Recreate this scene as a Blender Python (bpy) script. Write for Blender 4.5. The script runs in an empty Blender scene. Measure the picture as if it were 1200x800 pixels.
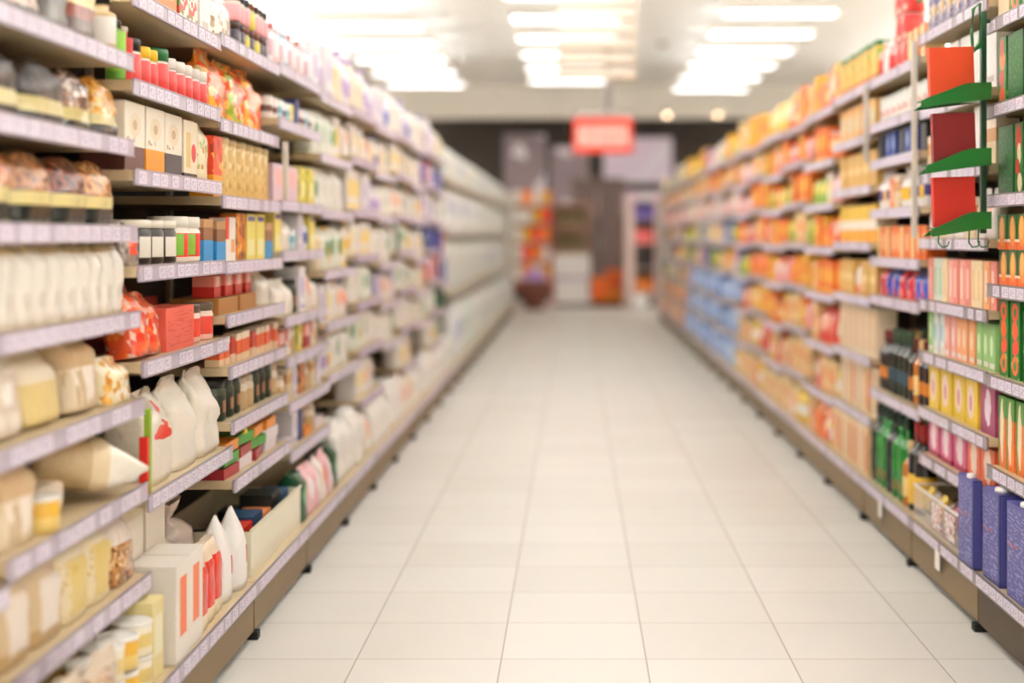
import bpy, bmesh, math, random
from mathutils import Vector, Matrix, noise

sc = bpy.context.scene
COL = sc.collection
PI = math.pi

def lin(c):
    if isinstance(c, str):
        c = c.lstrip('#'); c = [int(c[i:i+2], 16) / 255 for i in (0, 2, 4)]
    return tuple((x / 12.92 if x <= .04045 else ((x + .055) / 1.055) ** 2.4) for x in c[:3]) + (1,)

LIN = lin
# ------------------------------------------------------------------ camera, light, exposure
EYE = 1.32                                   # eye height
cam_d = bpy.data.cameras.new('camera'); cam = bpy.data.objects.new('camera', cam_d); COL.objects.link(cam)
sc.camera = cam
cam_d.sensor_width = 36; cam_d.lens = 1810 / 1200 * 36
cam.location = (0, 0, EYE)
cam.rotation_euler = (PI / 2, 0, 0); cam_d.shift_x = -73 / 1200; cam_d.shift_y = -123 / 1200   # level camera, off-centre crop
cam_d.clip_start = .05; cam_d.clip_end = 100
cam_d.dof.use_dof = True; cam_d.dof.focus_distance = 4.7; cam_d.dof.aperture_fstop = 1.05
sc.view_settings.view_transform = 'Standard'; sc.view_settings.look = 'None'
sc.view_settings.gamma = 1; sc.view_settings.use_curve_mapping = False
sc.view_settings.exposure = 0.95
w = bpy.data.worlds.new('world'); sc.world = w; w.use_nodes = True
w.node_tree.nodes['Background'].inputs[0].default_value = (1, .96, .92, 1)
w.node_tree.nodes['Background'].inputs[1].default_value = .5
LAMP_POWER = 2.0
CEIL = 4.25
LAMP_Z = 3.72
sc.cycles.use_denoising = True
sc.cycles.max_bounces = 8; sc.cycles.diffuse_bounces = 5; sc.cycles.glossy_bounces = 3
sc.cycles.transmission_bounces = 4; sc.cycles.sample_clamp_indirect = 6
sc.cycles.caustics_reflective = False; sc.cycles.caustics_refractive = False

# ------------------------------------------------------------------ materials
MATS = {}
def mat(key, base='#ffffff', rough=.5, bands=None, panels=(), speck=None, lines=None, coat=0, metal=0,
        emit=None, trans=0, bump=0, alpha=1.0):
    """Printed surface: base colour or stacked bands, then panels, speckled contents and fine print or painted creases, all in the thing's own box."""
    if key in MATS: return MATS[key]
    lin = lambda c: tuple(x ** 1.36 for x in LIN(c)[:3]) + (1,)
    m = bpy.data.materials.new(key); m.use_nodes = True; MATS[key] = m
    nt = m.node_tree; N = nt.nodes; L = nt.links; b = N['Principled BSDF']
    b.inputs['Roughness'].default_value = rough; b.inputs['Metallic'].default_value = metal
    b.inputs['Coat Weight'].default_value = coat; b.inputs['Coat Roughness'].default_value = .12
    b.inputs['Transmission Weight'].default_value = trans
    b.inputs['Alpha'].default_value = alpha
    b.inputs['Base Color'].default_value = lin(base)
    if emit:
        b.inputs['Emission Color'].default_value = lin(emit[0]); b.inputs['Emission Strength'].default_value = emit[1]
    need = bands or panels or speck or lines or bump
    if not need: return m
    tc = N.new('ShaderNodeTexCoord'); sep = N.new('ShaderNodeSeparateXYZ'); L.new(tc.outputs['Generated'], sep.inputs[0])
    X, Y, Z = sep.outputs
    def math_(op, a, c):
        n = N.new('ShaderNodeMath'); n.operation = op
        for i, v in enumerate((a, c)):
            if isinstance(v, (int, float)): n.inputs[i].default_value = v
            else: L.new(v, n.inputs[i])
        return n.outputs[0]
    def mix(f, a, c):
        n = N.new('ShaderNodeMix'); n.data_type = 'RGBA'
        L.new(f, n.inputs[0])
        for i, v in ((6, a), (7, c)):
            if isinstance(v, tuple): n.inputs[i].default_value = v
            else: L.new(v, n.inputs[i])
        return n.outputs[2]
    def box(x0, x1, z0, z1):
        f = math_('MULTIPLY', math_('GREATER_THAN', Z, z0), math_('LESS_THAN', Z, z1))
        if x0 > 0 or x1 < 1:
            f = math_('MULTIPLY', f, math_('MULTIPLY', math_('GREATER_THAN', X, x0), math_('LESS_THAN', X, x1)))
        return f
    cur = lin(base)
    if bands:
        r = N.new('ShaderNodeValToRGB'); r.color_ramp.interpolation = 'CONSTANT'; L.new(Z, r.inputs[0])
        e = r.color_ramp.elements; e[0].position = 0; e[0].color = lin(bands[0][1])
        while len(e) > 1: e.remove(e[1])
        for p, c in bands[1:]:
            q = e.new(p); q.color = lin(c)
        cur = r.outputs[0]
    if speck:
        sc_, amt, cols, z0, z1 = speck[:5]
        v = N.new('ShaderNodeTexVoronoi'); v.inputs['Scale'].default_value = sc_; L.new(tc.outputs['Object'], v.inputs['Vector'])
        s2 = N.new('ShaderNodeSeparateColor'); L.new(v.outputs['Color'], s2.inputs[0])
        r = N.new('ShaderNodeValToRGB'); r.color_ramp.interpolation = 'CONSTANT'; L.new(s2.outputs[0], r.inputs[0])
        e = r.color_ramp.elements; e[0].position = 0; e[0].color = lin(cols[0])
        while len(e) > 1: e.remove(e[1])
        for i, c in enumerate(cols[1:], 1):
            q = e.new(i / len(cols)); q.color = lin(c)
        f = math_('MULTIPLY', math_('LESS_THAN', s2.outputs[1], amt), box(0, 1, z0, z1))
        cur = mix(f, cur, r.outputs[0])
    for p in panels:
        x0, x1, z0, z1, c = p[:5]
        if len(p) > 5:      # an oval
            dx = math_('DIVIDE', math_('SUBTRACT', X, (x0 + x1) / 2), (x1 - x0) / 2)
            dz = math_('DIVIDE', math_('SUBTRACT', Z, (z0 + z1) / 2), (z1 - z0) / 2)
            if p[5] == 'wavy':   # loose hand-drawn shape
                nz = N.new('ShaderNodeTexNoise'); nz.inputs['Scale'].default_value = 22; L.new(tc.outputs['Object'], nz.inputs['Vector'])
                q = math_('MULTIPLY', nz.outputs[0], 2.2)
            else: q = 1.0
            f = math_('LESS_THAN', math_('ADD', math_('MULTIPLY', dx, dx), math_('MULTIPLY', dz, dz)), q)
        else: f = box(x0, x1, z0, z1)
        cur = mix(f, cur, lin(c))
    if lines:
        c, fx, fz, x0, x1, z0, z1 = lines[:7]
        mp = N.new('ShaderNodeMapping'); mp.inputs['Scale'].default_value = (fx, fx, fz); L.new(tc.outputs['Generated'], mp.inputs[0])
        if len(lines) > 7: mp.inputs['Rotation'].default_value = (0, lines[7], 0)
        nz = N.new('ShaderNodeTexNoise'); nz.inputs['Scale'].default_value = 1; nz.inputs['Detail'].default_value = 1
        L.new(mp.outputs[0], nz.inputs['Vector'])
        f = math_('MULTIPLY', math_('GREATER_THAN', nz.outputs[0], .56), box(x0, x1, z0, z1))
        cur = mix(f, cur, lin(c))
    if isinstance(cur, tuple): b.inputs['Base Color'].default_value = cur
    else: L.new(cur, b.inputs['Base Color'])
    if bump:
        nz = N.new('ShaderNodeTexNoise'); nz.inputs['Scale'].default_value = 28; L.new(tc.outputs['Object'], nz.inputs['Vector'])
        bm_ = N.new('ShaderNodeBump'); bm_.inputs['Strength'].default_value = bump; bm_.inputs['Distance'].default_value = .01
        L.new(nz.outputs[0], bm_.inputs['Height']); L.new(bm_.outputs[0], b.inputs['Normal'])
    return m

# ------------------------------------------------------------------ mesh helpers
def link(name, me, m=None, parent=None, smooth=False):
    o = bpy.data.objects.new(name, me); COL.objects.link(o)
    if m is not None: me.materials.append(m)
    if parent is not None: o.parent = parent
    if smooth:
        for p in me.polygons: p.use_smooth = True
    return o

class MB:
    """collects simple solids into one mesh"""
    def __init__(s): s.v = []; s.f = []
    def add(s, vs, fs):
        n = len(s.v); s.v += [tuple(v) for v in vs]; s.f += [tuple(i + n for i in f) for f in fs]; return s
    def box(s, x0, x1, y0, y1, z0, z1):
        return s.add([(x0, y0, z0), (x1, y0, z0), (x1, y1, z0), (x0, y1, z0), (x0, y0, z1), (x1, y0, z1), (x1, y1, z1), (x0, y1, z1)],
                     [(0, 3, 2, 1), (4, 5, 6, 7), (0, 1, 5, 4), (1, 2, 6, 5), (2, 3, 7, 6), (3, 0, 4, 7)])
    def tube(s, pts, r, n=8):
        pts = [Vector(p) for p in pts]; vs = []; fs = []
        for i, p in enumerate(pts):
            d = (pts[min(i + 1, len(pts) - 1)] - pts[max(i - 1, 0)]).normalized()
            a = d.cross(Vector((0, 0, 1)));
            if a.length < .1: a = d.cross(Vector((1, 0, 0)))
            a.normalize(); b = d.cross(a)
            vs += [p + r * (math.cos(2 * PI * k / n) * a + math.sin(2 * PI * k / n) * b) for k in range(n)]
        for i in range(len(pts) - 1):
            for k in range(n): fs.append((i * n + k, i * n + (k + 1) % n, (i + 1) * n + (k + 1) % n, (i + 1) * n + k))
        fs.append(tuple(range(n - 1, -1, -1))); fs.append(tuple((len(pts) - 1) * n + k for k in range(n)))
        return s.add(vs, fs)
    def prism(s, pts, y0, y1):      # outline in x,z pushed along y
        n = len(pts); vs = [(x, y0, z) for x, z in pts] + [(x, y1, z) for x, z in pts]
        fs = [tuple(range(n)), tuple(range(2 * n - 1, n - 1, -1))] + [(k, k + n, (k + 1) % n + n, (k + 1) % n) for k in range(n)]
        return s.add(vs, fs)
    def mesh(s, name, bevel=0, seg=2):
        me = bpy.data.meshes.new(name); me.from_pydata(s.v, [], s.f)
        bm = bmesh.new(); bm.from_mesh(me); bmesh.ops.recalc_face_normals(bm, faces=bm.faces)
        if bevel: bmesh.ops.bevel(bm, geom=bm.edges[:], offset=bevel, segments=seg, affect='EDGES', profile=.7)
        bm.to_mesh(me); bm.free(); return me
    def build(s, name, m, parent=None, bevel=0): return link(name, s.mesh(name, bevel), m, parent)

def tag(o, label, cat, group=None, kind=None):
    o['label'] = label; o['category'] = cat
    if group: o['group'] = group
    if kind: o['kind'] = kind
    return o
def empty(name, loc=(0, 0, 0)):
    o = bpy.data.objects.new(name, None); COL.objects.link(o); o.location = loc; o.empty_display_size = .1; return o
def struct(o): o['kind'] = 'structure'; return o

def revolve(name, prof, n=24, sx=1, sy=1):
    """prof: (radius, z) from the bottom up, closed with caps; smooth"""
    vs = []; fs = []
    for r, z in prof:
        vs += [(r * math.cos(2 * PI * k / n) * sx, r * math.sin(2 * PI * k / n) * sy, z) for k in range(n)]
    for i in range(len(prof) - 1):
        for k in range(n): fs.append((i * n + k, i * n + (k + 1) % n, (i + 1) * n + (k + 1) % n, (i + 1) * n + k))
    fs.append(tuple(range(n - 1, -1, -1))); fs.append(tuple((len(prof) - 1) * n + k for k in range(n)))
    me = bpy.data.meshes.new(name); me.from_pydata(vs, [], fs)
    for p in me.polygons: p.use_smooth = len(p.vertices) == 4
    return me

def carton_mesh(name, w, d, h, bev=.0025):
    """folded board box: slightly bowed faces, rounded edges and tuck-flap lip on top"""
    mb = MB().box(-w / 2, w / 2, -d / 2, d / 2, 0, h)
    me = mb.mesh(name, bev)
    bm = bmesh.new(); bm.from_mesh(me)
    f = max(bm.faces, key=lambda f: f.calc_center_median().z + f.calc_area() * 100)
    top = [f for f in bm.faces if f.normal.z > .99]
    if top:
        r = bmesh.ops.inset_individual(bm, faces=top, thickness=min(w, d) * .06, depth=-.0012)
    bm.to_mesh(me); bm.free(); return me

def bag_mesh(name, w, d, h, seed=0, top='crimp', puff=1.0, wr=.05, nr=14, ns=24):
    """filled bag: squared gusset foot, puffed belly, pinched top (crimp / fold / knot / point / brick)"""
    vs = []; fs = []
    sv = Vector((seed * 7.3, seed * 3.1, seed * 1.7))
    for i in range(nr):
        t = i / (nr - 1)
        a = w / 2; b = d / 2; ex = 4.5
        if top == 'brick':
            k = 1 if t < .88 else 1 - (t - .88) / .12 * .85
            b *= k; a *= 1 - .03 * (1 - k); ex = 7
        elif top == 'crimp':
            k = 1.0 if t < .5 else math.cos((t - .5) / .42 * PI / 2) ** .75 if t < .915 else .0
            b *= max(.05, k * puff); a *= (1 - .05 * math.sin(PI * t)) * (1 if t < .8 else 1 - (t - .8) * .7); ex = 3 + 2 * (1 - t)
        elif top == 'dome':
            q = max(0, (t - .42) / .58); k = max(.04, (1 - q ** 2.4)) ** .6
            b *= k; a *= max(.22, 1 - q ** 3.2 * .8); ex = 2.5 + 2 * (1 - t)
        elif top == 'fold':
            k = 1 if t < .75 else 1 - (t - .75) / .25 * .6
            b *= k; a *= 1 - .05 * t; ex = 4
        elif top == 'knot':
            if t < .72: k = 1; q = 1 - .1 * (1 - t)
            elif t < .84: k = 1 - (t - .72) / .12 * .82; q = k
            else: k = .18 + (t - .84) / .16 * .42; q = k
            b *= max(k, .15); a *= max(q, .15); ex = 2.6
        elif top == 'point':
            k = 1 if t < .45 else math.cos((t - .45) / .55 * PI / 2) * .92 + .08
            b *= k; a *= (1 if t < .45 else .14 + .86 * (1 - ((t - .45) / .55) ** 1.6)); ex = 3
        if i == 0: a *= .97; b *= .95
        for j in range(ns):
            th = 2 * PI * j / ns; c, s_ = math.cos(th), math.sin(th)
            x = a * math.copysign(abs(c) ** (2 / ex), c); y = b * math.copysign(abs(s_) ** (2 / ex), s_)
            z = h * t
            nv = noise.noise_vector(Vector((x, y, z)) * 14 + sv); n2 = noise.noise_vector(Vector((x, y, z)) * 42 + sv)
            am = min(w, h) * wr * (1 if 0 < i else 0) * (.5 + .8 * t)
            x += (nv.x + .4 * n2.x) * am; y += (nv.y + .5 * n2.y) * am * (1 if b > .012 else .5); z += nv.z * am * (.9 if i else 0)
            if i == nr - 1: z += .004 * (j % 2)
            vs.append((x, y, max(0, z)))
    for i in range(nr - 1):
        for k in range(ns): fs.append((i * ns + k, i * ns + (k + 1) % ns, (i + 1) * ns + (k + 1) % ns, (i + 1) * ns + k))
    fs.append(tuple(range(ns - 1, -1, -1))); fs.append(tuple((nr - 1) * ns + k for k in range(ns)))
    me = bpy.data.meshes.new(name); me.from_pydata(vs, [], fs)
    for p in me.polygons: p.use_smooth = len(p.vertices) == 4
    return me

# ------------------------------------------------------------------ product kinds
PROTO = {}
class Kind:
    """one product: builder is run once per variant, later ones are object copies sharing mesh data"""
    def __init__(s, key, name, desc, cat, w, d, h, make, variants=1):
        s.key, s.name, s.desc, s.cat, s.w, s.d, s.h, s.make, s.nv = key, name, desc, cat, w, d, h, make, variants
        s.protos = {}; PROTO[key] = s
    def new(s, v=0):
        v %= s.nv
        if v not in s.protos:
            s.protos[v] = s.make(v); return s.protos[v]
        src = s.protos[v]
        c = src.copy(); COL.objects.link(c)
        for ch in src.children:
            d = ch.copy(); COL.objects.link(d); d.parent = c
        return c

def K_carton(key, name, desc, w, d, h, **mk):
    m = mat(key + '_print', rough=mk.pop('rough', .42), **mk)
    Kind(key, name, desc, name.split('_')[-1], w, d, h, lambda v: link(name, carton_mesh(name, w, d, h), m))
def K_bag(key, name, desc, w, d, h, top='crimp', wr=.05, puff=1., cat='bag', **mk):
    m = mat(key + '_film', rough=mk.pop('rough', .32), coat=mk.pop('coat', .2), bump=mk.pop('bump', .55), **mk)
    Kind(key, name, desc, cat, w, d, h, lambda v: link(name, bag_mesh(name, w, d, h, seed=v + len(key), top=top, wr=wr, puff=puff), m), 3)
def K_tin(key, name, desc, r, h, lid=None, cat='tin', tube=False, **mk):
    m = mat(key + '_label', rough=mk.pop('rough', .38), **mk)
    rim = mat(lid + '_lid', lid, rough=.35, metal=0) if lid else mat('tin_metal', '#c8c6c0', rough=.3, metal=.8)
    def make(v):
        hb = h * (.9 if lid else .965)
        o = link(name, revolve(name, [(r * .9, 0), (r * .985, .003), (r * .985, hb * .03), (r, hb * .05), (r, hb * .97), (r * .97, hb)]), m)
        rr = r * 1.03
        link('lid', revolve('lid', [(rr * .98, hb * .985), (rr, hb * .99), (rr, h - .003), (rr * .96, h), (rr * .9, h), (rr * .88, h - .003)]), rim, o)
        return o
    Kind(key, name, desc, cat, 2 * r, 2 * r, h, make)
def K_jar(key, name, desc, r, h, cap, cat='jar', capfrac=.24, neck=.8, **mk):
    m = mat(key + '_label', rough=mk.pop('rough', .38), coat=.08, **mk); cm = mat(cap + '_cap', cap, rough=.4)
    def make(v):
        hb = h * (1 - capfrac)
        o = link(name, revolve(name, [(r * .88, 0), (r * .98, .004), (r, hb * .08), (r, hb * .86), (r * .93, hb * .95), (r * neck, hb)]), m)
        rc = r * max(neck, .78) * 1.08
        link('cap', revolve('cap', [(rc, hb - .002), (rc, hb + (h - hb) * .85), (rc * .95, h), (rc * .3, h)]), cm, o)
        return o
    Kind(key, name, desc, cat, 2 * r, 2 * r, h, make)
def K_bottle(key, name, desc, r, h, cap, glass, label=None, shoulder=.58, neckr=.3, capfrac=.09, cat='bottle', flat=1., rough=.12, foil=0, **mk):
    m = mat(key + '_body', glass, rough=rough, coat=.6, **mk); cm = mat(cap + '_cap', cap, rough=.35)
    def make(v):
        hb = h * (1 - capfrac); s = h * shoulder; nr_ = r * neckr
        prof = [(r * .85, 0), (r * .97, .004), (r, h * .04), (r, s)]
        for k in range(1, 8):
            t = k / 7; prof.append((r + (nr_ - r) * (t * t * (3 - 2 * t)), s + (hb * .86 - s) * t))
        prof += [(nr_, hb)]
        o = link(name, revolve(name, prof, sy=flat), m)
        rc = nr_ * 1.18; zc = hb - h * foil
        link('cap', revolve('cap', [(rc, zc), (rc, h - .003), (rc * .9, h), (rc * .2, h)]), cm, o)
        if label:
            lm = mat(key + '_label', label[0], rough=.5, **(label[3] if len(label) > 3 else {}))
            link('label', revolve('label', [(r * 1.004, h * label[1]), (r * 1.012, h * label[1] + .001), (r * 1.012, h * label[2] - .001), (r * 1.004, h * label[2])], sy=flat), lm, o)
        return o
    Kind(key, name, desc, cat, 2 * r, 2 * r * flat, h, make)

# ================================================================== the hall
def M_floor():
    m = bpy.data.materials.new('floor_tiles'); m.use_nodes = True; nt = m.node_tree; N = nt.nodes; L = nt.links; b = N['Principled BSDF']
    tc = N.new('ShaderNodeTexCoord'); mp = N.new('ShaderNodeMapping'); L.new(tc.outputs['Object'], mp.inputs[0])
    T = .4523
    mp.inputs['Scale'].default_value = (1 / T, 1 / T, 1); mp.inputs['Location'].default_value = (.504, .328, 0)
    br = N.new('ShaderNodeTexBrick'); br.offset = 0; br.squash = 1
    br.inputs['Scale'].default_value = 1; br.inputs['Brick Width'].default_value = 1; br.inputs['Row Height'].default_value = 1
    br.inputs['Mortar Size'].default_value = .006; br.inputs['Mortar Smooth'].default_value = .1
    br.inputs['Color1'].default_value = lin('#e6e3da'); br.inputs['Color2'].default_value = lin('#e0dcd2'); br.inputs['Mortar'].default_value = lin('#b4a99a')
    L.new(mp.outputs[0], br.inputs['Vector'])
    nz = N.new('ShaderNodeTexNoise'); nz.inputs['Scale'].default_value = 3; nz.inputs['Detail'].default_value = 6; L.new(tc.outputs['Object'], nz.inputs['Vector'])
    r = N.new('ShaderNodeMapRange'); r.inputs[3].default_value = .93; r.inputs[4].default_value = 1.04; L.new(nz.outputs[0], r.inputs[0])
    mx = N.new('ShaderNodeMix'); mx.data_type = 'RGBA'; mx.blend_type = 'MULTIPLY'; mx.inputs[0].default_value = 1
    L.new(br.outputs[0], mx.inputs[6]); L.new(r.outputs[0], mx.inputs[7]); L.new(mx.outputs[2], b.inputs['Base Color'])
    b.inputs['Roughness'].default_value = .33
    rr = N.new('ShaderNodeMapRange'); rr.inputs[3].default_value = .3; rr.inputs[4].default_value = .5; L.new(nz.outputs[0], rr.inputs[0]); L.new(rr.outputs[0], b.inputs['Roughness'])
    return m
XW, YB, YF = 8.0, -5.0, 33.0
struct(MB().box(-XW, XW, YB, YF, -.1, 0).build('floor', M_floor()))
cw = mat('ceiling_paint', '#fdfaf6', rough=.9, bump=.05)
struct(MB().box(-XW, XW, YB, YF, CEIL, CEIL + .1).build('ceiling', cw))
wp = mat('wall_paint', '#f4efe8', rough=.9)
struct(MB().box(-XW - .1, -XW, YB, YF, 0, CEIL).build('wall_left', wp))
struct(MB().box(XW, XW + .1, YB, YF, 0, CEIL).build('wall_right', wp))
struct(MB().box(-XW, XW, YB - .1, YB, 0, CEIL).build('wall_back', wp))
struct(MB().box(-XW, XW, YF, YF + .1, 0, CEIL).build('wall_front', mat('dark_wall', '#4d443c', rough=.8)))
struct(MB().box(-XW, XW, 30.0, 30.25, 3.62, CEIL).build('trim_1', mat('fascia_paint', '#fbf8f2', rough=.8)))

# ceiling lamps: three rows of square-ended troffers; unseen side rows added for light
lamp_m = mat('lamp_glow', '#ffffff', emit=('#fbfcff', LAMP_POWER)); hous = mat('lamp_housing', '#f2efe9', rough=.5)
up_m = mat('uplight_glow', '#ffffff', emit=('#f2f9ff', LAMP_POWER * .8))  # upward glow added on top of the lamps to brighten the ceiling
up_s = mat('uplight_glow_strong', '#ffffff', emit=('#fffdfc', LAMP_POWER * 13))  # much stronger upward glow, added for the unseen side rows
near_m = mat('lamp_glow_near_boosted', '#ffffff', emit=('#fbfcff', LAMP_POWER * 2.1))  # unseen lamps before the frame, boosted to light the near aisle
first = None; side_up = None; near_d = None
ROWS = ((-2.36, 'left row', 15.97, 1.71), (-.09, 'middle row', 15.4, 1.7), (2.22, 'right row', 16.64, 1.71),
        (-4.7, 'added unseen inner row behind left shelves', 15.9, 1.71), (-6.7, 'added unseen outer row behind left shelves', 15.9, 1.71), (5.9, 'added unseen inner row behind right shelves', 16.6, 1.71), (7.2, 'added unseen outer row behind right shelves', 16.6, 1.71))
nth = ['first', 'second', 'third', 'fourth', 'fifth', 'sixth', 'seventh', 'eighth', 'ninth', 'tenth', 'eleventh', 'twelfth', 'thirteenth',
       'fourteenth', 'fifteenth', 'sixteenth', 'seventeenth', 'eighteenth', 'nineteenth', 'twentieth', 'twenty-first', 'twenty-second', 'twenty-third', 'twenty-fourth', 'twenty-fifth', 'twenty-sixth']
for X, rn, ys, dy in ROWS:
    for k in range(18):
        y = ys + dy * (k - 11) if k < 17 else 30.75  # last lamp is added, hidden behind the fascia, to light the far end
        if first is None:
            t = empty('ceiling_lamp')
            MB().box(-.6, .6, -.2, .2, .028, .04).box(-.61, .61, -.21, -.195, 0, .09).box(-.61, .61, .195, .21, 0, .09).box(-.61, -.595, -.195, .195, 0, .09).box(.595, .61, -.195, .195, 0, .09).build('housing', hous, t)
            MB().box(-.59, .59, -.19, .19, .0, .026).build('diffuser', lamp_m, t)
            MB().box(-.56, .56, -.17, .17, .042, .05).build('uplight', up_m, t)  # added glowing plate, unseen from below
            for x in (-.55, .55): MB().tube([(x, 0, .05), (x, 0, CEIL - LAMP_Z + .0)], .006, 6).build('hanger', hous, t)
            first = t
        else:
            t = first.copy(); COL.objects.link(t)
            for ch in first.children:
                c = ch.copy(); COL.objects.link(c); c.parent = t
                if abs(X) < 4 and k <= 10 and 'diffuser' in ch.name:
                    if near_d is None: near_d = ch.data.copy(); near_d.materials[0] = near_m
                    c.data = near_d
                if abs(X) > 4 and 'uplight' in ch.name:
                    if side_up is None: side_up = ch.data.copy(); side_up.materials[0] = up_s
                    c.data = side_up
        t.location = (X, y, LAMP_Z)
        where = f'{nth[k-11]} one along from the frame edge' if k >= 11 else f'{nth[10-k]} one before the frame'
        tag(t, (f'glowing rectangular ceiling lamp in the {rn}, {where}' if abs(X) < 4 else f'ceiling lamp, {rn}, {nth[k-11]} one level with frame lamps') if k >= 11 else f'rectangular ceiling lamp, {rn}, {nth[10-k]} one before frame', 'ceiling lamp', 'ceiling lamps in rows')

# smoke detector and spotlights
t = link('smoke_detector', revolve('smoke_detector', [(.035, -.05), (.055, -.045), (.07, -.02), (.085, -.015), (.085, 0)]), mat('detector_plastic', '#b9a592', rough=.5)); t.location = (1.34, 23.4, CEIL)
tag(t, 'small round tan smoke detector alone on the ceiling', 'smoke detector')
for i, (x, lb) in enumerate(((1.78, 'round glowing spotlight below the far fascia, nearer the sign'), (2.75, 'round glowing spotlight below the far fascia, above the right shelves'))):
    t = empty('spotlight', (x, 29.6, 3.655))
    link('lamp_can', revolve('lamp_can', [(.07, 0), (.08, .002), (.08, .1), (.02, .1)]), mat('spot_can', '#d8d2c8', rough=.4), t)
    MB().tube([(0, 0, .06), (0, .4, .06)], .015, 8).build('wall_arm', mat('spot_can', '#d8d2c8'), t)
    link('bulb', revolve('bulb', [(.02, -.025), (.04, -.015), (.045, .0), (.02, .004)]), mat('spot_glow', '#ffffff', emit=('#ffe2c0', 9)), t)
    tag(t, lb, 'spotlight', 'far spotlights')

# slatted panel hanging from the ceiling with the red sign behind it
t = empty('hanging_slat_panel', (.2, 14, 0)); slm = mat('slat_paint', '#e4dacd', rough=.5); brm = mat('slat_edge', '#a8936c', rough=.6)
for k in range(8):
    z = 2.755 + k * .135
    s = MB().box(-.33, .35, -.02, .02, z, z + .09).build('slat', slm, t, .003)
    MB().box(-.33, .35, -.025, .0205, z - .014, z).build('edge_strip', brm, s)
for x in (-.345, .35):
    MB().box(x, x + .015, -.03, .03, 2.72, CEIL).build('side_post', slm, t)
tag(t, 'cream slatted panel hanging from the ceiling over the aisle', 'hanging panel')
t = empty('hanging_sign', (.37, 20, 0))
MB().box(-.385, .385, -.02, .02, 2.4, 2.86).build('board', mat('sign_red', '#e8553f', rough=.5), t, .004)
MB().box(-.33, .33, -.026, -.0205, 2.49, 2.75).build('text_panel', mat('sign_text_panel', '#f3d6cd', rough=.6, lines=('#e0877a', 14, 3.2, .08, .92, .2, .8)), t)
MB().box(-.39, .39, -.03, .03, 2.86, 2.94).build('rail', mat('sign_rail', '#cfcac6', rough=.4), t)
MB().tube([(.07, 0, 2.93), (.07, 0, CEIL)], .05, 10).build('pole', mat('sign_pole', '#aaa4a2', rough=.5), t)
tag(t, 'red hanging sign with a pale text panel over the far aisle', 'sign')

# ================================================================== shelving
def XL(z): return 1.035 if z < .3 else 1.155 if z > 1.6 else 1.108 + (z - .44) / (1.6 - .44) * .047
def XR(z): return 1.335 if z < .3 else 1.375
XF = {-1: XL, 1: XR}; XBACK = {-1: 1.60, 1: 1.82}
shelf_m = mat('shelf_enamel', '#d8c8aa', rough=.45); back_m = mat('back_panel_shaded', '#43382d', rough=.6)  # back panels coloured dark to hold the deep shade between shelves
post_m = mat('post_enamel', '#ddd6cd', rough=.45)
rail_m = mat('rail_plastic', '#c8bfca', rough=.35); rail_r = mat('rail_grey', '#a99fa3', rough=.35)
tag_m = mat('tag_card', '#eae3eb', rough=.5, lines=('#a893b6', 16, 5, .12, .88, .15, .85))
strip_m = mat('rail_strip', '#c8bccc', rough=.4, lines=('#ddd3e0', 16, .6, .0, 1, .1, .9))
strip_r = mat('rail_strip_warm', '#c0b5bc', rough=.4, lines=('#d6ccd4', 16, .6, .0, 1, .1, .9))
kick_m = mat('kick_enamel', '#998768', rough=.55); kick_d = mat('kick_brown', '#66573d', rough=.55)
dark_m = mat('foot_rubber', '#1c1916', rough=.6)
# shelf heights of each bay, from the top down
LEV = {(-1, 0): [1.79, 1.568, 1.345, 1.123, .895, .63, .40, .19],
       (-1, 1): [1.79, 1.568, 1.345, 1.123, .895, .674, .439, .19],
       (-1, 2): [1.965, 1.732, 1.495, 1.24, .988, .635, .19],
       (-1, 3): [1.985, 1.705, 1.452, 1.235, 1.06, .89, .71, .52, .19],
       (-1, 4): [2.0, 1.785, 1.46, 1.26, 1.0, .84, .66, .47, .19],
       (1, 0): [2.03, 1.75, 1.455, 1.16, .86, .56, .2],
       (1, 1): [2.03, 1.75, 1.455, 1.16, .86, .56, .2],
       (1, 2): [2.115, 1.82, 1.565, 1.31, 1.07, .865, .645, .46, .2],
       (1, 3): [2.04, 1.832, 1.665, 1.44, 1.225, 1.05, .62, .2],
       (1, 4): [2.04, 1.80, 1.56, 1.29, 1.03, .75, .47, .2]}
GL = [[2.0, 1.74, 1.46, 1.22, .97, .72, .46, .19], [1.98, 1.70, 1.44, 1.16, .92, .68, .19]]
GR = [[2.0, 1.78, 1.53, 1.28, 1.02, .76, .48, .2], [2.02, 1.74, 1.5, 1.26, 1.0, .72, .45, .2]]
NB = {-1: 24, 1: 20}
Y0 = {-1: 3.05, 1: 4.13}; PITCH = {-1: 1.0, 1: 1.02}
def bay_y(s, b): y = Y0[s] + (b - 1) * PITCH[s]; return y, y + PITCH[s]
def levels(s, b):
    if (s, b) in LEV: return LEV[(s, b)]
    if s < 0:
        if b >= 12: return [1.86, 1.36, .80, .19]
        return GL[b % 2]
    return GR[b % 2]
SIDE = {-1: 'left', 1: 'right'}
def bayname(s, b):
    if b == 0: return f'{SIDE[s]} bay cut by frame'
    return f'{nth[b-1]} {SIDE[s]} bay'
def shelfname(s, b, i):
    n = len(levels(s, b))
    return 'top shelf' if i == 0 else 'base shelf' if i == n - 1 else f'{nth[i]} shelf'
tag_me = None; shelf_cache = {}
rnd = random.Random(5)
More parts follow.
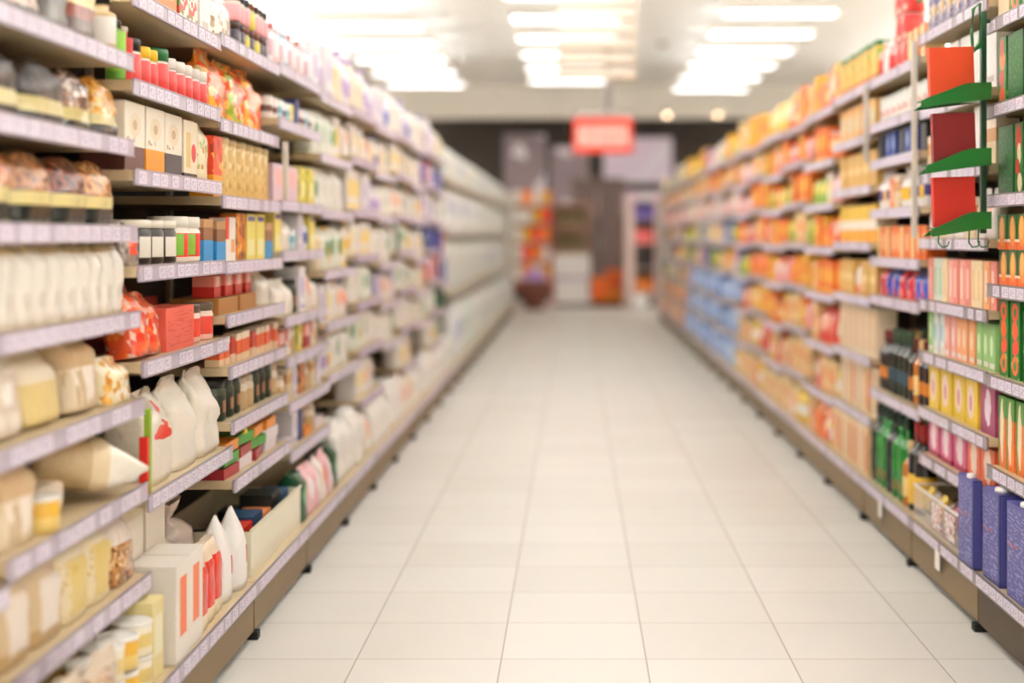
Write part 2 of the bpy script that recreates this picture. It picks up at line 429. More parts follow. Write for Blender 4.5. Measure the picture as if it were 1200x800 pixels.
for s in (-1, 1):
    for b in range(0, NB[s] + 1):
        y0, y1 = bay_y(s, b); yc = (y0 + y1) / 2; Lh = PITCH[s] / 2
        xb = XBACK[s]
        root = empty('shelving_bay', (s * xb, yc, 0))
        tag(root, f'white shelving bay with price rails, {bayname(s, b)} along the aisle', 'shelving', f'shelving bays on the {SIDE[s]}')
        # everything below in the bay's own frame; p(x) is the world distance from the aisle centre line
        def bx(xa, xc, ya, yb_, za, zb, mb=None):
            u, v = s * xa - s * xb, s * xc - s * xb
            return (mb or MB()).box(min(u, v), max(u, v), ya, yb_, za, zb)
        lv = levels(s, b); ztop = max(lv) + .12 if b else 1.9
        near = b <= 5
        key = (s, tuple(lv), b == 1 and s == 1)
        if key in shelf_cache:
            def cp(o, par):
                c = o.copy(); COL.objects.link(c); c.parent = par
                for ch in o.children: cp(ch, c)
            for ch in shelf_cache[key].children: cp(ch, root)
            continue
        shelf_cache[key] = root
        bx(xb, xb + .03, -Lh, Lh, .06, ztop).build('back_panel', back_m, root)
        MB().box(-.02, .02, -Lh, -Lh + .03, .02, ztop + .03).build('upright', post_m, root)
        X0 = XF[s](0)
        bx(X0 + .012, X0 + .03, -Lh + .01, Lh - .01, .032, .15).build('kick_plate', kick_d if (s == 1 and b <= 1) else kick_m, root, .002)
        bx(X0 + .05, X0 + .11, -Lh + .01, Lh - .01, .0, .03).build('plinth', dark_m, root)
        for q in (-1,):
            bx(X0 + .0, X0 + .06, -Lh - .02 * 0, -Lh + .045, .0, .028).build('foot', dark_m, root, .004)
        for i, z in enumerate(lv):
            X = XF[s](z)
            sh = bx(X + .008, xb - .01, -Lh + .003, Lh - .003, z - .028, z).build('shelf', shelf_m, root, .002)
            # rail: thin channel with lips
            rl = MB(); bx(X, X + .006, -Lh + .002, Lh - .002, z - .04, z + .004, rl); bx(X - .003, X + .004, -Lh + .002, Lh - .002, z - .04, z - .037, rl); bx(X - .003, X + .004, -Lh + .002, Lh - .002, z + .001, z + .004, rl)
            warm = s == 1 and b <= 2
            pale = s == -1 and b >= 12
            rail = rl.build('price_rail', (post_m if pale else rail_r if warm else rail_m), sh)
            if near:
                if tag_me is None:
                    tag_me = MB().box(-.036, .036, -.001, .001, -.017, .017).mesh('price_tag'); tag_me.materials.append(tag_m)
                    # the card's width runs along y: turn its print with it
                u = -Lh + .06 + rnd.random() * .03
                while u < Lh - .04:
                    o = bpy.data.objects.new('price_tag', tag_me); COL.objects.link(o); o.parent = sh
                    o.location = (s * (X - .0015) - s * xb, u, z - .018); o.rotation_euler = (0, 0, PI / 2)
                    u += .078 + (rnd.random() < .35) * (rnd.random() * .09) + .004
            elif not pale:
                bx(X - .002, X - .0002, -Lh + .01, Lh - .01, z - .035, z - .001).build('tag_strip', strip_r if s == 1 else strip_m, sh)

# end panels of the two gondolas
for s in (-1, 1):
    ye = bay_y(s, NB[s])[1]
    o = MB().box(min(s * (XF[s](0) + .02), s * XBACK[s]), max(s * (XF[s](0) + .02), s * XBACK[s]), ye + .0, ye + .03, .03, 2.1).build('end_panel_board', post_m)
    tag(o, f'plain end board closing the far end of the {SIDE[s]} shelving', 'end board')

# ================================================================== goods: what each kind looks like
G = lambda *a: a
# --- bays 1-2, left
K_bag('berrybag', 'seed_bag', 'pale bag of brown dried fruit', .19, .09, .21, wr=.07, base='#d9c6ba', bands=G((0, '#4b4a44'), (.13, '#d8c9bb')), speck=G(90, .5, ['#7a3f2d', '#8e6049', '#c9b3a6'], .13, .8), cat='bag')
K_bag('lentilbag', 'seed_bag', 'tan bag with grey foot', .19, .09, .21, wr=.06, bands=G((0, '#5f5a50'), (.42, '#bca78a'), (.6, '#e2d6c4')), cat='bag')
K_bag('fruitbag', 'seed_bag', 'white and blue topped bag', .19, .09, .21, wr=.06, bands=G((0, '#5c3a2c'), (.25, '#8d4a38'), (.4, '#e6d7a6'), (.52, '#c9d6df'), (.8, '#f2eee8')), cat='bag')
K_bag('raisinbag', 'nut_bag', 'dark raisin bag with cream band', .27, .12, .155, top='dome', wr=.1, bands=G((0, '#2c3027'), (.17, '#d9cfa2'), (.38, '#30251e')), speck=G(120, .5, ['#4a3a2f', '#28211c', '#6b6054'], .38, .95), cat='bag', coat=0, rough=.33)
K_bag('almondbag', 'nut_bag', 'brown nut bag with clear window', .2, .12, .155, top='dome', wr=.1, bands=G((0, '#2b3a33'), (.18, '#d9cf9c'), (.38, '#7b5a44')), speck=G(95, .6, ['#5b3424', '#e9dfd6', '#a07a60'], .36, .95), cat='bag', rough=.2)
K_bag('cashewbag', 'nut_bag', 'yellow nut bag with dark foot', .19, .12, .155, top='dome', wr=.1, bands=G((0, '#2a332c'), (.2, '#e3d9b0'), (.36, '#d9a64c')), speck=G(80, .6, ['#e8b95b', '#c9832f', '#f0dcae'], .36, .9), cat='bag', rough=.2)
for k, c, cs in (('n1', 'orange', ['#c07a3e', '#a85c2a', '#d9a05e']), ('n2', 'tan', ['#a9784c', '#c79a6b', '#7f5233']), ('n3', 'red-brown', ['#7b3a26', '#9c5a3e', '#5d2c1e']), ('n4', 'light brown', ['#c99a63', '#e0bd8c', '#a06c3c'])):
    K_bag('pulse' + k, 'nut_bag', f'{c} nut bag with green foot', .21, .11, .168, top='dome', wr=.09, bands=G((0, '#1a2c26'), (.26, '#e3d8a4'), (.44, cs[0])), speck=G(85, .8, cs, .44, .97), cat='bag', rough=.2)
K_bag('whitepack', 'paper_pack', 'tall white soft pack', .1, .1, .215, top='fold', wr=.1, bands=G((0, '#f1ece4'), (.86, '#cbb995')), panels=G((.25, .75, .2, .42, '#e5ddd3', 'o')), cat='pack')
K_bag('flour', 'flour_bag', 'beige paper flour bag', .21, .12, .178, top='fold', wr=.05, bands=G((0, '#e4d6c0'), (.55, '#d3ba98')), panels=G((.15, .85, .12, .55, '#efe6dc')), lines=('#d2bf9e', 10, 2.2, 0, 1, .05, .95, .6), rough=.6, coat=0)  # brownish lines put the dark of the paper's creases into the colour
K_bag('flourw', 'flour_bag', 'white paper flour bag', .2, .12, .178, top='fold', wr=.04, base='#efe6da', panels=G((.12, .88, .25, .7, '#e2d3c6'), (.3, .7, .35, .6, '#f7f2ec')), lines=('#ddd0be', 11, 2.5, 0, 1, .05, .95, -.6), rough=.6, coat=0)  # faint tan lines are crease shading painted onto the paper
K_bag('ricebag', 'flour_bag', 'yellow-edged rice bag', .22, .12, .18, top='crimp', wr=.06, bands=G((0, '#e5d4a0'), (.5, '#efe4d0')), rough=.4)
K_bag('pastabag', 'pasta_bag', 'clear bag of yellow pasta', .2, .11, .13, wr=.11, base='#efe3c4', speck=G(45, .55, ['#e3b85a', '#d79c3a', '#f4ecd9'], .05, .95), rough=.18)
K_bag('greybag', 'tea_bag_pack', 'smoky grey foil bag', .2, .1, .13, wr=.12, base='#7c7068', speck=G(60, .4, ['#9c918a', '#5b504a'], .1, .9), rough=.15)
K_bag('lyingbag', 'sugar_bag', 'tan sugar bag lying down', .2, .13, .3, top='point', wr=.05, bands=G((0, '#d3bd98'), (.45, '#e2d2b3'), (.6, '#f0eadf')), rough=.4, cat='bag')
K_bag('flatbag', 'sugar_bag', 'white bag lying flat', .2, .09, .26, top='crimp', wr=.08, base='#ece0cf', panels=G((.2, .8, .3, .6, '#d3bfa3')), cat='bag')
K_bag('standbag', 'flour_bag', 'tall tan bag with window', .2, .12, .185, top='fold', wr=.06, bands=G((0, '#c9b088'), (.2, '#dccaab')), panels=G((.25, .8, .15, .75, '#efe6dc')))
K_bag('cornbag', 'flour_bag', 'cream bag of yellow meal', .18, .11, .17, top='fold', wr=.05, base='#e9ddc2', panels=G((.2, .85, .1, .8, '#e3cf8c')), speck=G(160, .2, ['#d3b766'], .1, .8))
K_bag('muesli', 'nut_bag', 'clear bag of brown flakes', .2, .13, .182, top='dome', wr=.09, bands=G((0, '#b58a5c'), (.55, '#e9e0d6')), speck=G(95, .7, ['#8a5d36', '#caa06e', '#e3c79c'], 0, .55), rough=.18, cat='bag')
K_bag('bagbrown', 'nut_bag', 'brown and white bag leaning out', .2, .09, .24, wr=.08, base='#ddd0bd', speck=G(120, .45, ['#a5714a', '#c79a6e', '#7d5134'], .3, .8), rough=.25, cat='bag')
K_tin('tub', 'dessert_tub', 'cream tub with white lid', .052, .085, lid='#f4f1ea', cat='tub', bands=G((0, '#efe6cf'), (.3, '#e0cd8f'), (.75, '#efe9da')))
K_tin('tubbig', 'dessert_tub', 'yellow tub with white lid', .05, .078, lid='#f4f1ea', cat='tub', bands=G((0, '#e9d491'), (.5, '#dfba55')))
K_carton('creambox', 'dessert_carton', 'cream carton', .1, .09, .2, base='#e8dca9', panels=G((.15, .85, .3, .8, '#efe8cd'),))
K_carton('redyel', 'soup_carton', 'dark red and yellow carton', .16, .1, .17, bands=G((0, '#e3d0a9'), (.12, '#a8321c'), (.5, '#8c2414')), panels=G((.3, .8, .35, .6, '#e0a03a', 'o')))
# bay 2
K_bottle('sauce', 'sauce_bottle', 'pale mustard bottle', .036, .17, '#241c18', '#d6c099', label=('#e6e2dc', .1, .5), shoulder=.55, neckr=.5, capfrac=.3, rough=.35)
K_bottle('sauceg', 'sauce_bottle', 'green-striped sauce bottle', .026, .16, '#2b221c', '#7bb04a', label=('#9fca5c', .15, .8), shoulder=.8, neckr=.45, capfrac=.14, rough=.35)
K_bottle('saucer', 'sauce_bottle', 'red-striped sauce bottle', .026, .15, '#e9e2d6', '#d7392b', label=('#c9372a', .15, .8), shoulder=.8, neckr=.45, capfrac=.1, rough=.35)
for k, cc, cn, r, h in (('sb', '#2a2522', 'black', .043, .13), ('sy', '#ecc93a', 'yellow', .038, .118), ('sw', '#f1ede6', 'white', .04, .118), ('sg', '#1e7a45', 'green', .047, .135)):
    K_jar('spice' + k, 'seasoning_jar', f'red seasoning jar with {cn} cap', r, h, cc, neck=.9, capfrac=.26, bands=G((0, '#efe6dc'), (.12, '#cc2818'), (.9, '#f1ece4')), panels=G((.3, .7, .3, .55, '#d63a24')))
for k, c, cn in (('a', '#6a4038', 'brown'), ('b', '#e7a63a', 'orange'), ('c', '#4c4248', 'charcoal')):
    K_carton('prem' + k, 'cookie_carton', f'white carton with {cn} foot', .19, .12, .185, bands=G((0, c), (.36, '#efe8da')), panels=G((.2, .8, .5, .85, '#e7dcc6', 'o'), (.38, .62, .6, .75, '#cbb48e', 'o')), lines=G('#b9a27c', 9, 12, .1, .5, .42, .5))
K_carton('premd', 'cookie_carton', 'cream carton with red mark', .17, .12, .18, bands=G((0, '#4a3424'), (.1, '#eee3cf')), panels=G((.55, .9, .3, .62, '#d8432e', 'o'), (.15, .5, .2, .8, '#e0c98e')))
K_bag('preme', 'cookie_bag', 'cream speckled bag', .15, .1, .185, top='fold', wr=.03, base='#ece2c6', speck=G(60, .3, ['#d58a4a', '#b9c58a'], .2, .9))
K_jar('choc', 'spread_jar', 'dark spread jar with white lid', .062, .125, '#efe9dc', neck=.92, capfrac=.16, bands=G((0, '#2b1a14'), (.86, '#2b1a14')), panels=G((.15, .85, .2, .75, '#e9e4da'),), cat='jar')
K_jar('redjar', 'spread_jar', 'white jar with red and green label', .062, .14, '#f2eee6', neck=.92, capfrac=.22, bands=G((0, '#f0ebe4'), (.16, '#df4a38'), (.82, '#f4efe6')), panels=G((.0, .3, .2, .8, '#8fbf52'),), cat='jar')
K_bag('silver', 'coffee_bag', 'silver bag with orange label', .13, .09, .115, wr=.1, base='#a99d92', panels=G((.25, .8, .25, .8, '#e5552e')), speck=G(70, .3, ['#d6cfc8', '#7b7069'], .0, 1), rough=.15)
K_carton('bluep', 'pudding_box', 'brown and blue pudding box', .13, .06, .135, bands=G((0, '#4aa5d6'), (.5, '#9c7352'), (.8, '#c7a67c')))
K_carton('whredp', 'pudding_box', 'white box with red corner', .14, .06, .15, base='#f3ede4', panels=G((.0, .3, .5, 1, '#e2573e'), (.5, .9, .2, .5, '#e9b27a')))
K_carton('orbrn', 'pudding_box', 'orange box with dark pattern', .14, .06, .165, base='#dc9236', speck=G(35, .5, ['#6a3f1e', '#f0c565', '#a85a22'], 0, 1))
K_carton('yellowp', 'pudding_box', 'pale yellow box', .15, .08, .165, base='#eddf86', panels=G((.15, .85, .1, .45, '#f2ecc0'), (.1, .9, .85, .95, '#5b4aa0')))
K_bag('chips', 'snack_bag', 'orange-red snack bag', .17, .1, .2, wr=.09, base='#e2704a', speck=G(55, .6, ['#d94a2e', '#f0cdbb', '#eb8e50'], 0, 1), rough=.2)
K_carton('pinkbox', 'rice_carton', 'salmon-red carton', .32, .1, .125, base='#e27a68', lines=G('#d65f50', 3, 18, .05, .95, .1, .9))
K_jar('redtop', 'paste_jar', 'small red and white jar', .045, .12, '#7a6a5a', neck=.9, capfrac=.2, bands=G((0, '#efc9bd'), (.2, '#e4624f'), (.8, '#f0ddd4')), cat='jar')
K_carton('yelred', 'soup_carton', 'yellow and red carton', .11, .07, .115, bands=G((0, '#e2653a'), (.5, '#f0cf46')), panels=G((.2, .8, .2, .45, '#e9d0c0', 'o'),))
K_carton('darkred', 'sauce_carton', 'dark red carton lying behind', .24, .08, .07, base='#8f2c20', bands=G((0, '#7a1f18'), (.5, '#a3382a')))
K_carton('redcard', 'folded_card', 'thin red upright card', .02, .022, .155, base='#d8392a')
K_carton('greencard', 'folded_card', 'thin lime green upright card', .02, .016, .225, base='#a8c44a')
K_bag('markbag', 'cotton_bag', 'white bag with red mark', .28, .14, .255, wr=.09, base='#ece4d6', panels=G((.3, .75, .45, .6, '#e0452f', 'wavy'), (.6, .75, .55, .85, '#e0552f', 'wavy')), rough=.35, cat='bag')
K_bag('cottonbag', 'cotton_bag', 'plain white full bag', .26, .14, .255, wr=.09, base='#eee8dc', rough=.35, cat='bag')
K_carton('whitetall', 'detergent_carton', 'tall white carton with orange stripe', .15, .13, .26, base='#f1ece4', bands=G((0, '#eee8df'), (.2, '#ece6dd')), panels=G((.25, .72, .25, .85, '#e98d5c'),))
K_carton('sideslab', 'detergent_carton', 'large white carton', .2, .15, .405, bands=G((0, '#b9714e'), (.05, '#f0e8da'), (.92, '#e6d9b8')))
K_bag('redwedge', 'refill_pouch', 'upright pouch with red front', .1, .08, .22, top='fold', wr=.03, bands=G((0, '#efe4c9'), (.2, '#dd4a2c'), (.8, '#e9d9c4')), cat='pouch')
K_bag('pouch', 'refill_pouch', 'white pointed pouch with red label', .13, .1, .26, top='point', wr=.02, base='#f4f1ec', panels=G((.55, .95, .3, .52, '#e2553a')), cat='pouch')
K_bag('knotbag', 'refill_pouch', 'pale knotted bag', .16, .12, .21, top='knot', wr=.06, base='#e9ddd2', cat='pouch', rough=.25)
# bay 3 and 4
K_carton('grnorg', 'cracker_carton', 'green and orange carton', .13, .08, .2, bands=G((0, '#d98f4a'), (.4, '#5f8f4c'), (.7, '#7fae5e')), panels=G((.2, .8, .25, .6, '#e9c07a', 'o'),))
K_carton('patbox', 'cracker_carton', 'white carton with red leaf pattern', .12, .08, .2, base='#efe6da', speck=G(45, .35, ['#c9573e', '#7fa05c'], 0, .9))
K_bag('popcorn', 'cracker_bag', 'white bag with brown dots', .34, .12, .17, wr=.05, bands=G((0, '#efe8dc'), (.55, '#f3efe8')), speck=G(50, .35, ['#9a7b4c', '#b9a27a'], .05, .5), panels=G((.1, .5, .65, .95, '#e9a58c'),))
K_jar('vitamin', 'relish_jar', 'pink label jar with dark cap', .036, .1, '#352b2a', neck=.85, capfrac=.26, bands=G((0, '#e6b3b6'), (.8, '#d9ccc4')))
K_jar('relish', 'relish_jar', 'dark purple jar with dark cap', .036, .1, '#4a2f24', neck=.85, capfrac=.26, bands=G((0, '#3c3040'), (.6, '#55465a')))
K_jar('olive', 'relish_jar', 'yellow label jar with brown cap', .036, .1, '#8d4b2a', neck=.85, capfrac=.26, bands=G((0, '#d9cf4a'), (.8, '#c6c08a')))
K_bag('snackor', 'snack_bag', 'big orange crisps bag', .26, .13, .228, wr=.1, base='#ef9a3c', speck=G(28, .7, ['#e2571f', '#f6bd4f', '#f3d9a4', '#ee8430'], 0, .95), panels=G((.25, .75, .35, .75, '#f0a98a', 'wavy')), rough=.2)
K_bag('snackgr', 'snack_bag', 'orange and green crisps bag', .26, .13, .22, wr=.1, base='#eeb14a', speck=G(28, .7, ['#e06a2c', '#a9bf4a', '#f3d9a4'], 0, .95), rough=.2)
K_bag('snackrd', 'snack_bag', 'small red snack bag', .15, .09, .11, wr=.1, base='#e35a2e', speck=G(40, .6, ['#c93a1e', '#f0b070', '#f3e2d0'], 0, .95), rough=.2)
K_tin('tantube', 'biscuit_tube', 'tan biscuit tube', .06, .205, cat='tube', lid='#d3c096', base='#dcc28c', speck=G(60, .3, ['#cdae72', '#e9d8ae'], 0, 1))
K_carton('orgred', 'cracker_carton', 'orange and red carton', .13, .08, .2, bands=G((0, '#f0b23a'), (.35, '#e0603a')), speck=G(30, .5, ['#b9402a', '#f3c661'], .4, 1))
K_carton('traybrown', 'display_tray', 'brown card tray', .3, .16, .055, base='#b98d54')
K_carton('traypack', 'sachet_pack', 'red and pink pack in tray', .14, .1, .1, bands=G((0, '#c23a2c'), (.5, '#ef9e90')), panels=G((.3, .8, .5, .95, '#f6dcd4'),))
K_bag('whitesm', 'sachet_bag', 'soft white bag', .17, .1, .14, wr=.07, base='#efe9df', cat='bag')
K_carton('smor', 'spice_box', 'small orange and cream box', .07, .05, .095, bands=G((0, '#efd9b8'), (.25, '#e67a42'), (.75, '#f1e4cf')))
K_carton('smred', 'spice_box', 'small red and cream box', .07, .05, .085, bands=G((0, '#ecd6bb'), (.35, '#c94a32')))
K_jar('greenjar', 'pickle_jar', 'dark green pickle jar', .052, .14, '#3a3a32', neck=.85, capfrac=.16, bands=G((0, '#3e4c3a'), (.75, '#57624e')), panels=G((.3, .7, .25, .6, '#b98c6a')), cat='jar')
K_jar('beigejar', 'pickle_jar', 'beige label jar', .048, .115, '#d6c9b4', neck=.85, capfrac=.18, bands=G((0, '#d9c19a'), (.7, '#efe5d6')), cat='jar')
K_carton('flatgr', 'pasta_pack', 'flat green pack', .2, .13, .035, base='#63b04a')
K_carton('flator', 'pasta_pack', 'flat orange pack', .2, .13, .035, base='#eaa23c')
K_carton('flatrd', 'pasta_pack', 'flat dark red pack', .2, .13, .035, base='#b5444e')
K_carton('flatwh', 'pasta_pack', 'flat white pack', .2, .13, .04, base='#eee6e8')
K_bag('yelbag', 'cracker_bag', 'small bright yellow bag', .12, .06, .07, wr=.1, base='#f0da52')
K_carton('binred', 'sweet_box', 'red box in the bin', .16, .1, .06, base='#d9432c')
K_carton('binblue', 'sweet_box', 'dark blue box in the bin', .16, .1, .07, base='#3c6a8c')
K_carton('bindark', 'sweet_box', 'dark box in the bin', .16, .12, .09, base='#22332f')
K_carton('binor', 'sweet_box', 'orange box in the bin', .14, .1, .05, base='#f0a672')
K_bottle('palebot', 'lotion_bottle', 'pale bottle', .04, .17, '#e3dfe2', '#efe9ec', label=('#dcc3cc', .2, .6), shoulder=.72, neckr=.4, capfrac=.14, rough=.3)
K_bottle('pinkbot', 'lotion_bottle', 'pinkish bottle', .04, .18, '#c97f7a', '#ecd3d2', label=('#f3ecec', .2, .6), shoulder=.72, neckr=.4, capfrac=.14, rough=.3)
K_bottle('bluebot', 'lotion_bottle', 'pale blue bottle', .04, .18, '#f1eff0', '#bcd6e2', label=('#eef2f4', .2, .6), shoulder=.75, neckr=.4, capfrac=.14, rough=.3)
K_tin('canwh', 'milk_tin', 'white and brown tin', .04, .09, bands=G((0, '#f1e9e2'), (.3, '#7a4a3c'), (.6, '#f1e9e2')))
K_tin('canbl', 'milk_tin', 'pale blue tin', .04, .09, bands=G((0, '#cfe2ea'), (.4, '#8fc0cf'), (.7, '#e9efef')))
K_tin('canye', 'milk_tin', 'cream and yellow tin', .04, .095, bands=G((0, '#efe4b9'), (.5, '#e6d67a')))
K_carton('navy', 'cocoa_carton', 'navy blue carton', .08, .07, .12, base='#3c4f94')
K_carton('pinkpk', 'cocoa_carton', 'large lilac-pink carton', .24, .13, .15, base='#e6cfd8', panels=G((.2, .8, .4, .9, '#f2c4bf', 'o')))
K_carton('yelpk', 'cocoa_carton', 'yellow-green carton', .16, .1, .16, base='#e6dc7c', panels=G((.2, .8, .2, .6, '#f2ecb8')), speck=G(30, .3, ['#c9c24a'], 0, 1))
# --- right side
K_carton('grnstrip', 'juice_carton', 'green carton with orange band', .09, .07, .225, base='#3d8a3a', panels=G((.15, .8, .02, .3, '#e8702c', 'wavy'), (.2, .75, .25, .55, '#d9482c', 'wavy'), (.2, .8, .5, .8, '#ee9a4a', 'wavy'), (.25, .7, .72, .97, '#d9542c', 'wavy')), speck=G(60, .12, ['#7fb85c'], 0, 1))
K_carton('grnplain', 'juice_carton', 'plain dark green carton', .17, .09, .225, base='#1f6e2e', lines=G('#4c9a4f', 12, 24, .1, .9, .05, .95))
K_carton('grnswirl', 'juice_carton', 'green carton with red and white swirl', .09, .07, .225, base='#3f8440', panels=G((.15, .8, .6, .95, '#c23f28', 'wavy'), (.3, .75, .4, .7, '#f1dfc4', 'wavy'), (.15, .6, .25, .5, '#c23f28', 'wavy'), (.3, .85, .04, .3, '#f1dfc4', 'wavy')))
K_carton('orgpeel', 'tea_carton', 'green carton with orange segments', .1, .08, .115, base='#4b8a3c', panels=G((.2, .85, .1, .95, '#f0a450', 'o'), (.3, .7, .3, .9, '#f3c47c', 'o')), bands=G((0, '#e8803a'), (.22, '#f2e6d6'), (.3, '#3c7a38')))
K_carton('grnscript', 'juice_carton', 'green carton with orange script', .1, .08, .25, base='#2f8a38', panels=G((.15, .85, .74, .98, '#e8552c', 'o'), (.35, .65, .8, .92, '#2f8a38', 'o'), (.2, .75, .5, .75, '#ef6a2a', 'wavy'), (.25, .85, .3, .52, '#e8552c', 'wavy'), (.15, .85, .05, .3, '#ef7a3a', 'o'), (.35, .65, .11, .24, '#2f8a38', 'o')), speck=G(50, .1, ['#9fce6c'], 0, 1))
K_carton('grnorw', 'juice_carton', 'orange and green carton', .09, .07, .235, bands=G((0, '#e98b34'), (.4, '#dd8a40'), (.7, '#6ba04c')), panels=G((.25, .7, .1, .9, '#efe2cc', 'wavy'), (.05, .2, .0, 1, '#4f9c46')))
K_carton('blubox', 'salt_carton', 'tall violet-blue carton', .2, .13, .296, base='#6a6aa8', lines=G('#9c9cc8', 5, 34, .05, .9, .03, .95, .3), panels=G((.9, 1, 0, 1, '#2e3f86'), (.0, .6, .55, .57, '#c0705c')))
K_carton('blubox2', 'salt_carton', 'tall violet-blue carton', .2, .032, .296, base='#6a6aa8', lines=G('#9c9cc8', 5, 34, .05, .9, .03, .95, .3), panels=G((.9, 1, 0, 1, '#2e3f86'), (.0, .6, .55, .57, '#c0705c')))
K_carton('orgend', 'salt_carton', 'orange carton', .2, .13, .22, base='#e8672a', speck=G(20, .3, ['#c9401c', '#f0a24c'], 0, 1))
K_carton('striped', 'tea_carton', 'purple and yellow striped carton', .11, .08, .17, lines=G('#e6dcc0', 14, 6, 0, 1, .12, .85), bands=G((0, '#e0722c'), (.12, '#5a4a9a'), (.45, '#c9a24c'), (.6, '#6a5aa0'), (.85, '#f0c93c')), panels=G((.1, .4, .15, .9, '#403f8c'), (.55, .8, .3, .7, '#e3c9a0')))
K_carton('wbox', 'tea_carton', 'tall white carton', .14, .08, .22, base='#eeeae6', panels=G((.2, .8, .1, .2, '#c9c2bc'),))
K_carton('crmpk', 'tea_carton', 'cream and tan carton', .13, .08, .15, bands=G((0, '#e3d3b4'), (.5, '#d3a874'), (.8, '#f1e5d3')))
K_bag('hangpk', 'sachet_bag', 'white sachet', .12, .06, .17, wr=.05, base='#f0ebe6', panels=G((.25, .75, .4, .7, '#e9b9a4', 'o')), cat='bag')
for k, c, cn, c2 in (('pg', '#dfe4d8', 'pale green', '#b9d0b4'), ('pc', '#f0e0c0', 'cream', '#e9cfa0'), ('pp', '#efb9ae', 'pink', '#f4dcd4'), ('pr', '#e8a294', 'rose', '#f1d0c4'), ('po', '#f1b98c', 'peach', '#f3dcc4'), ('pw', '#e9eeea', 'white', '#a8cddc'), ('pl', '#a9cf90', 'light green', '#dcebc9')):
    K_carton('slim' + k, 'stock_box', f'slim {cn} box', .075, .07, .165, base=c, panels=G((.2, .6, .15, .8, c2), (.7, .8, .1, .9, '#d97a5c' if k in ('pr', 'pp', 'po') else c2)), rough=.5)
    K_carton('tall' + k, 'stock_box', f'tall {cn} box', .085, .07, .185, base=c, panels=G((.15, .65, .3, .75, c2, 'o'), (.1, .9, .05, .16, '#e9e0dc')), rough=.5)
K_carton('yelmilk', 'baking_carton', 'yellow carton with pink picture', .16, .09, .175, base='#edd255', panels=G((.15, .7, .15, .85, '#f2dfd6', 'o'), (.3, .55, .3, .65, '#dd9fa8', 'o')))
K_carton('magenta', 'baking_carton', 'magenta carton with white figure', .2, .1, .19, base='#b05a80', panels=G((.3, .7, .2, .85, '#eadfe4', 'wavy')))
K_carton('pinkwh', 'baking_carton', 'pink carton with white figure', .17, .09, .14, base='#d97098', bands=G((0, '#b5416c'), (.14, '#dd7ba0')), panels=G((.25, .75, .2, .95, '#f4e3e6', 'wavy')))
K_carton('orwh', 'baking_carton', 'coral carton with white figure', .17, .09, .14, base='#ea8258', panels=G((.25, .75, .15, .95, '#f6e4d4', 'wavy')))
K_bag('choco', 'sweet_bag', 'yellow sweet bag in the basket', .14, .08, .12, wr=.1, base='#ecd058', rough=.2)
K_bag('pinksw', 'sweet_bag', 'pink sweet bag in the basket', .14, .08, .12, wr=.1, base='#e08aa0', speck=G(50, .4, ['#b9426a', '#f6dfe0'], 0, 1), rough=.2)
K_bag('brownsw', 'sweet_bag', 'brown sweet bag in the basket', .14, .08, .11, wr=.1, base='#7d5230', speck=G(50, .4, ['#caa24a', '#4c2d1c'], 0, 1), rough=.2)
K_tin('redcan', 'tomato_tin', 'red and green tin', .05, .12, base='#cf3a34', speck=G(26, .45, ['#f0d8cc', '#2c7a52', '#e35a4c'], .08, .95))
K_bottle('pinkred', 'syrup_bottle', 'pink and red bottle', .036, .18, '#efe4e2', '#ecb8b4', label=('#d8404a', .1, .5), shoulder=.7, neckr=.4, capfrac=.1, rough=.3)
K_tin('cup', 'noodle_cup', 'white noodle cup', .055, .12, lid='#eef0ea', cat='cup', base='#efeee8', panels=G((.2, .8, .3, .6, '#e3c0bc', 'wavy')))
K_carton('bluecart', 'milk_carton', 'blue carton with white picture', .12, .09, .135, base='#2a4f9c', panels=G((.3, .8, .3, .8, '#9fb6dc', 'o')))
K_carton('blkcart', 'milk_carton', 'black carton', .12, .09, .14, base='#23262a')
K_bottle('whpurp', 'yogurt_bottle', 'white bottle with violet label', .036, .2, '#f1eef0', '#f3f0ee', label=('#6a5aa0', .25, .5), shoulder=.55, neckr=.35, capfrac=.1, rough=.3)
K_bottle('whyel', 'yogurt_bottle', 'white bottle with yellow label', .036, .2, '#f1eef0', '#f3f0ee', label=('#ecc845', .2, .5), shoulder=.55, neckr=.35, capfrac=.1, rough=.3)
K_carton('orcrm', 'rice_carton', 'orange carton', .09, .08, .14, base='#ea8a3e', panels=G((.2, .7, .2, .8, '#f3d6a6', 'o')))
K_carton('crmrd', 'rice_carton', 'cream carton with red edge', .09, .08, .14, base='#ecd8a4', panels=G((.75, 1, 0, 1, '#d4573c')))
K_bag('bluered', 'chocolate_bag', 'blue and red bag', .13, .08, .14, wr=.07, base='#4c68c0', speck=G(22, .5, ['#dc4a5c', '#e9a0b4', '#2f4aa0'], 0, 1), rough=.25)
K_bag('redred', 'chocolate_bag', 'red and pink bag', .13, .08, .14, wr=.07, base='#d8404c', speck=G(22, .5, ['#f0a0a0', '#5a6ac0'], 0, 1), rough=.25)
K_bottle('wineg', 'wine_bottle', 'dark green wine bottle', .038, .29, '#4c6a4e', '#12301a', label=('#4a6470', .2, .4), shoulder=.6, neckr=.36, foil=.12)
K_bottle('wineb', 'wine_bottle', 'brown bottle with amber label', .038, .27, '#8c2c22', '#3a1410', label=('#d08c34', .2, .4), shoulder=.6, neckr=.36, foil=.12)
K_bottle('winea', 'wine_bottle', 'amber bottle', .038, .27, '#e9cf9c', '#c9862c', label=('#efd9a0', .15, .45), shoulder=.6, neckr=.36, foil=.1)
K_bottle('tallg', 'oil_bottle', 'tall bright green bottle', .043, .35, '#1c4f28', '#12963a', label=('#8f8a50', .1, .22), shoulder=.62, neckr=.34, foil=.04)
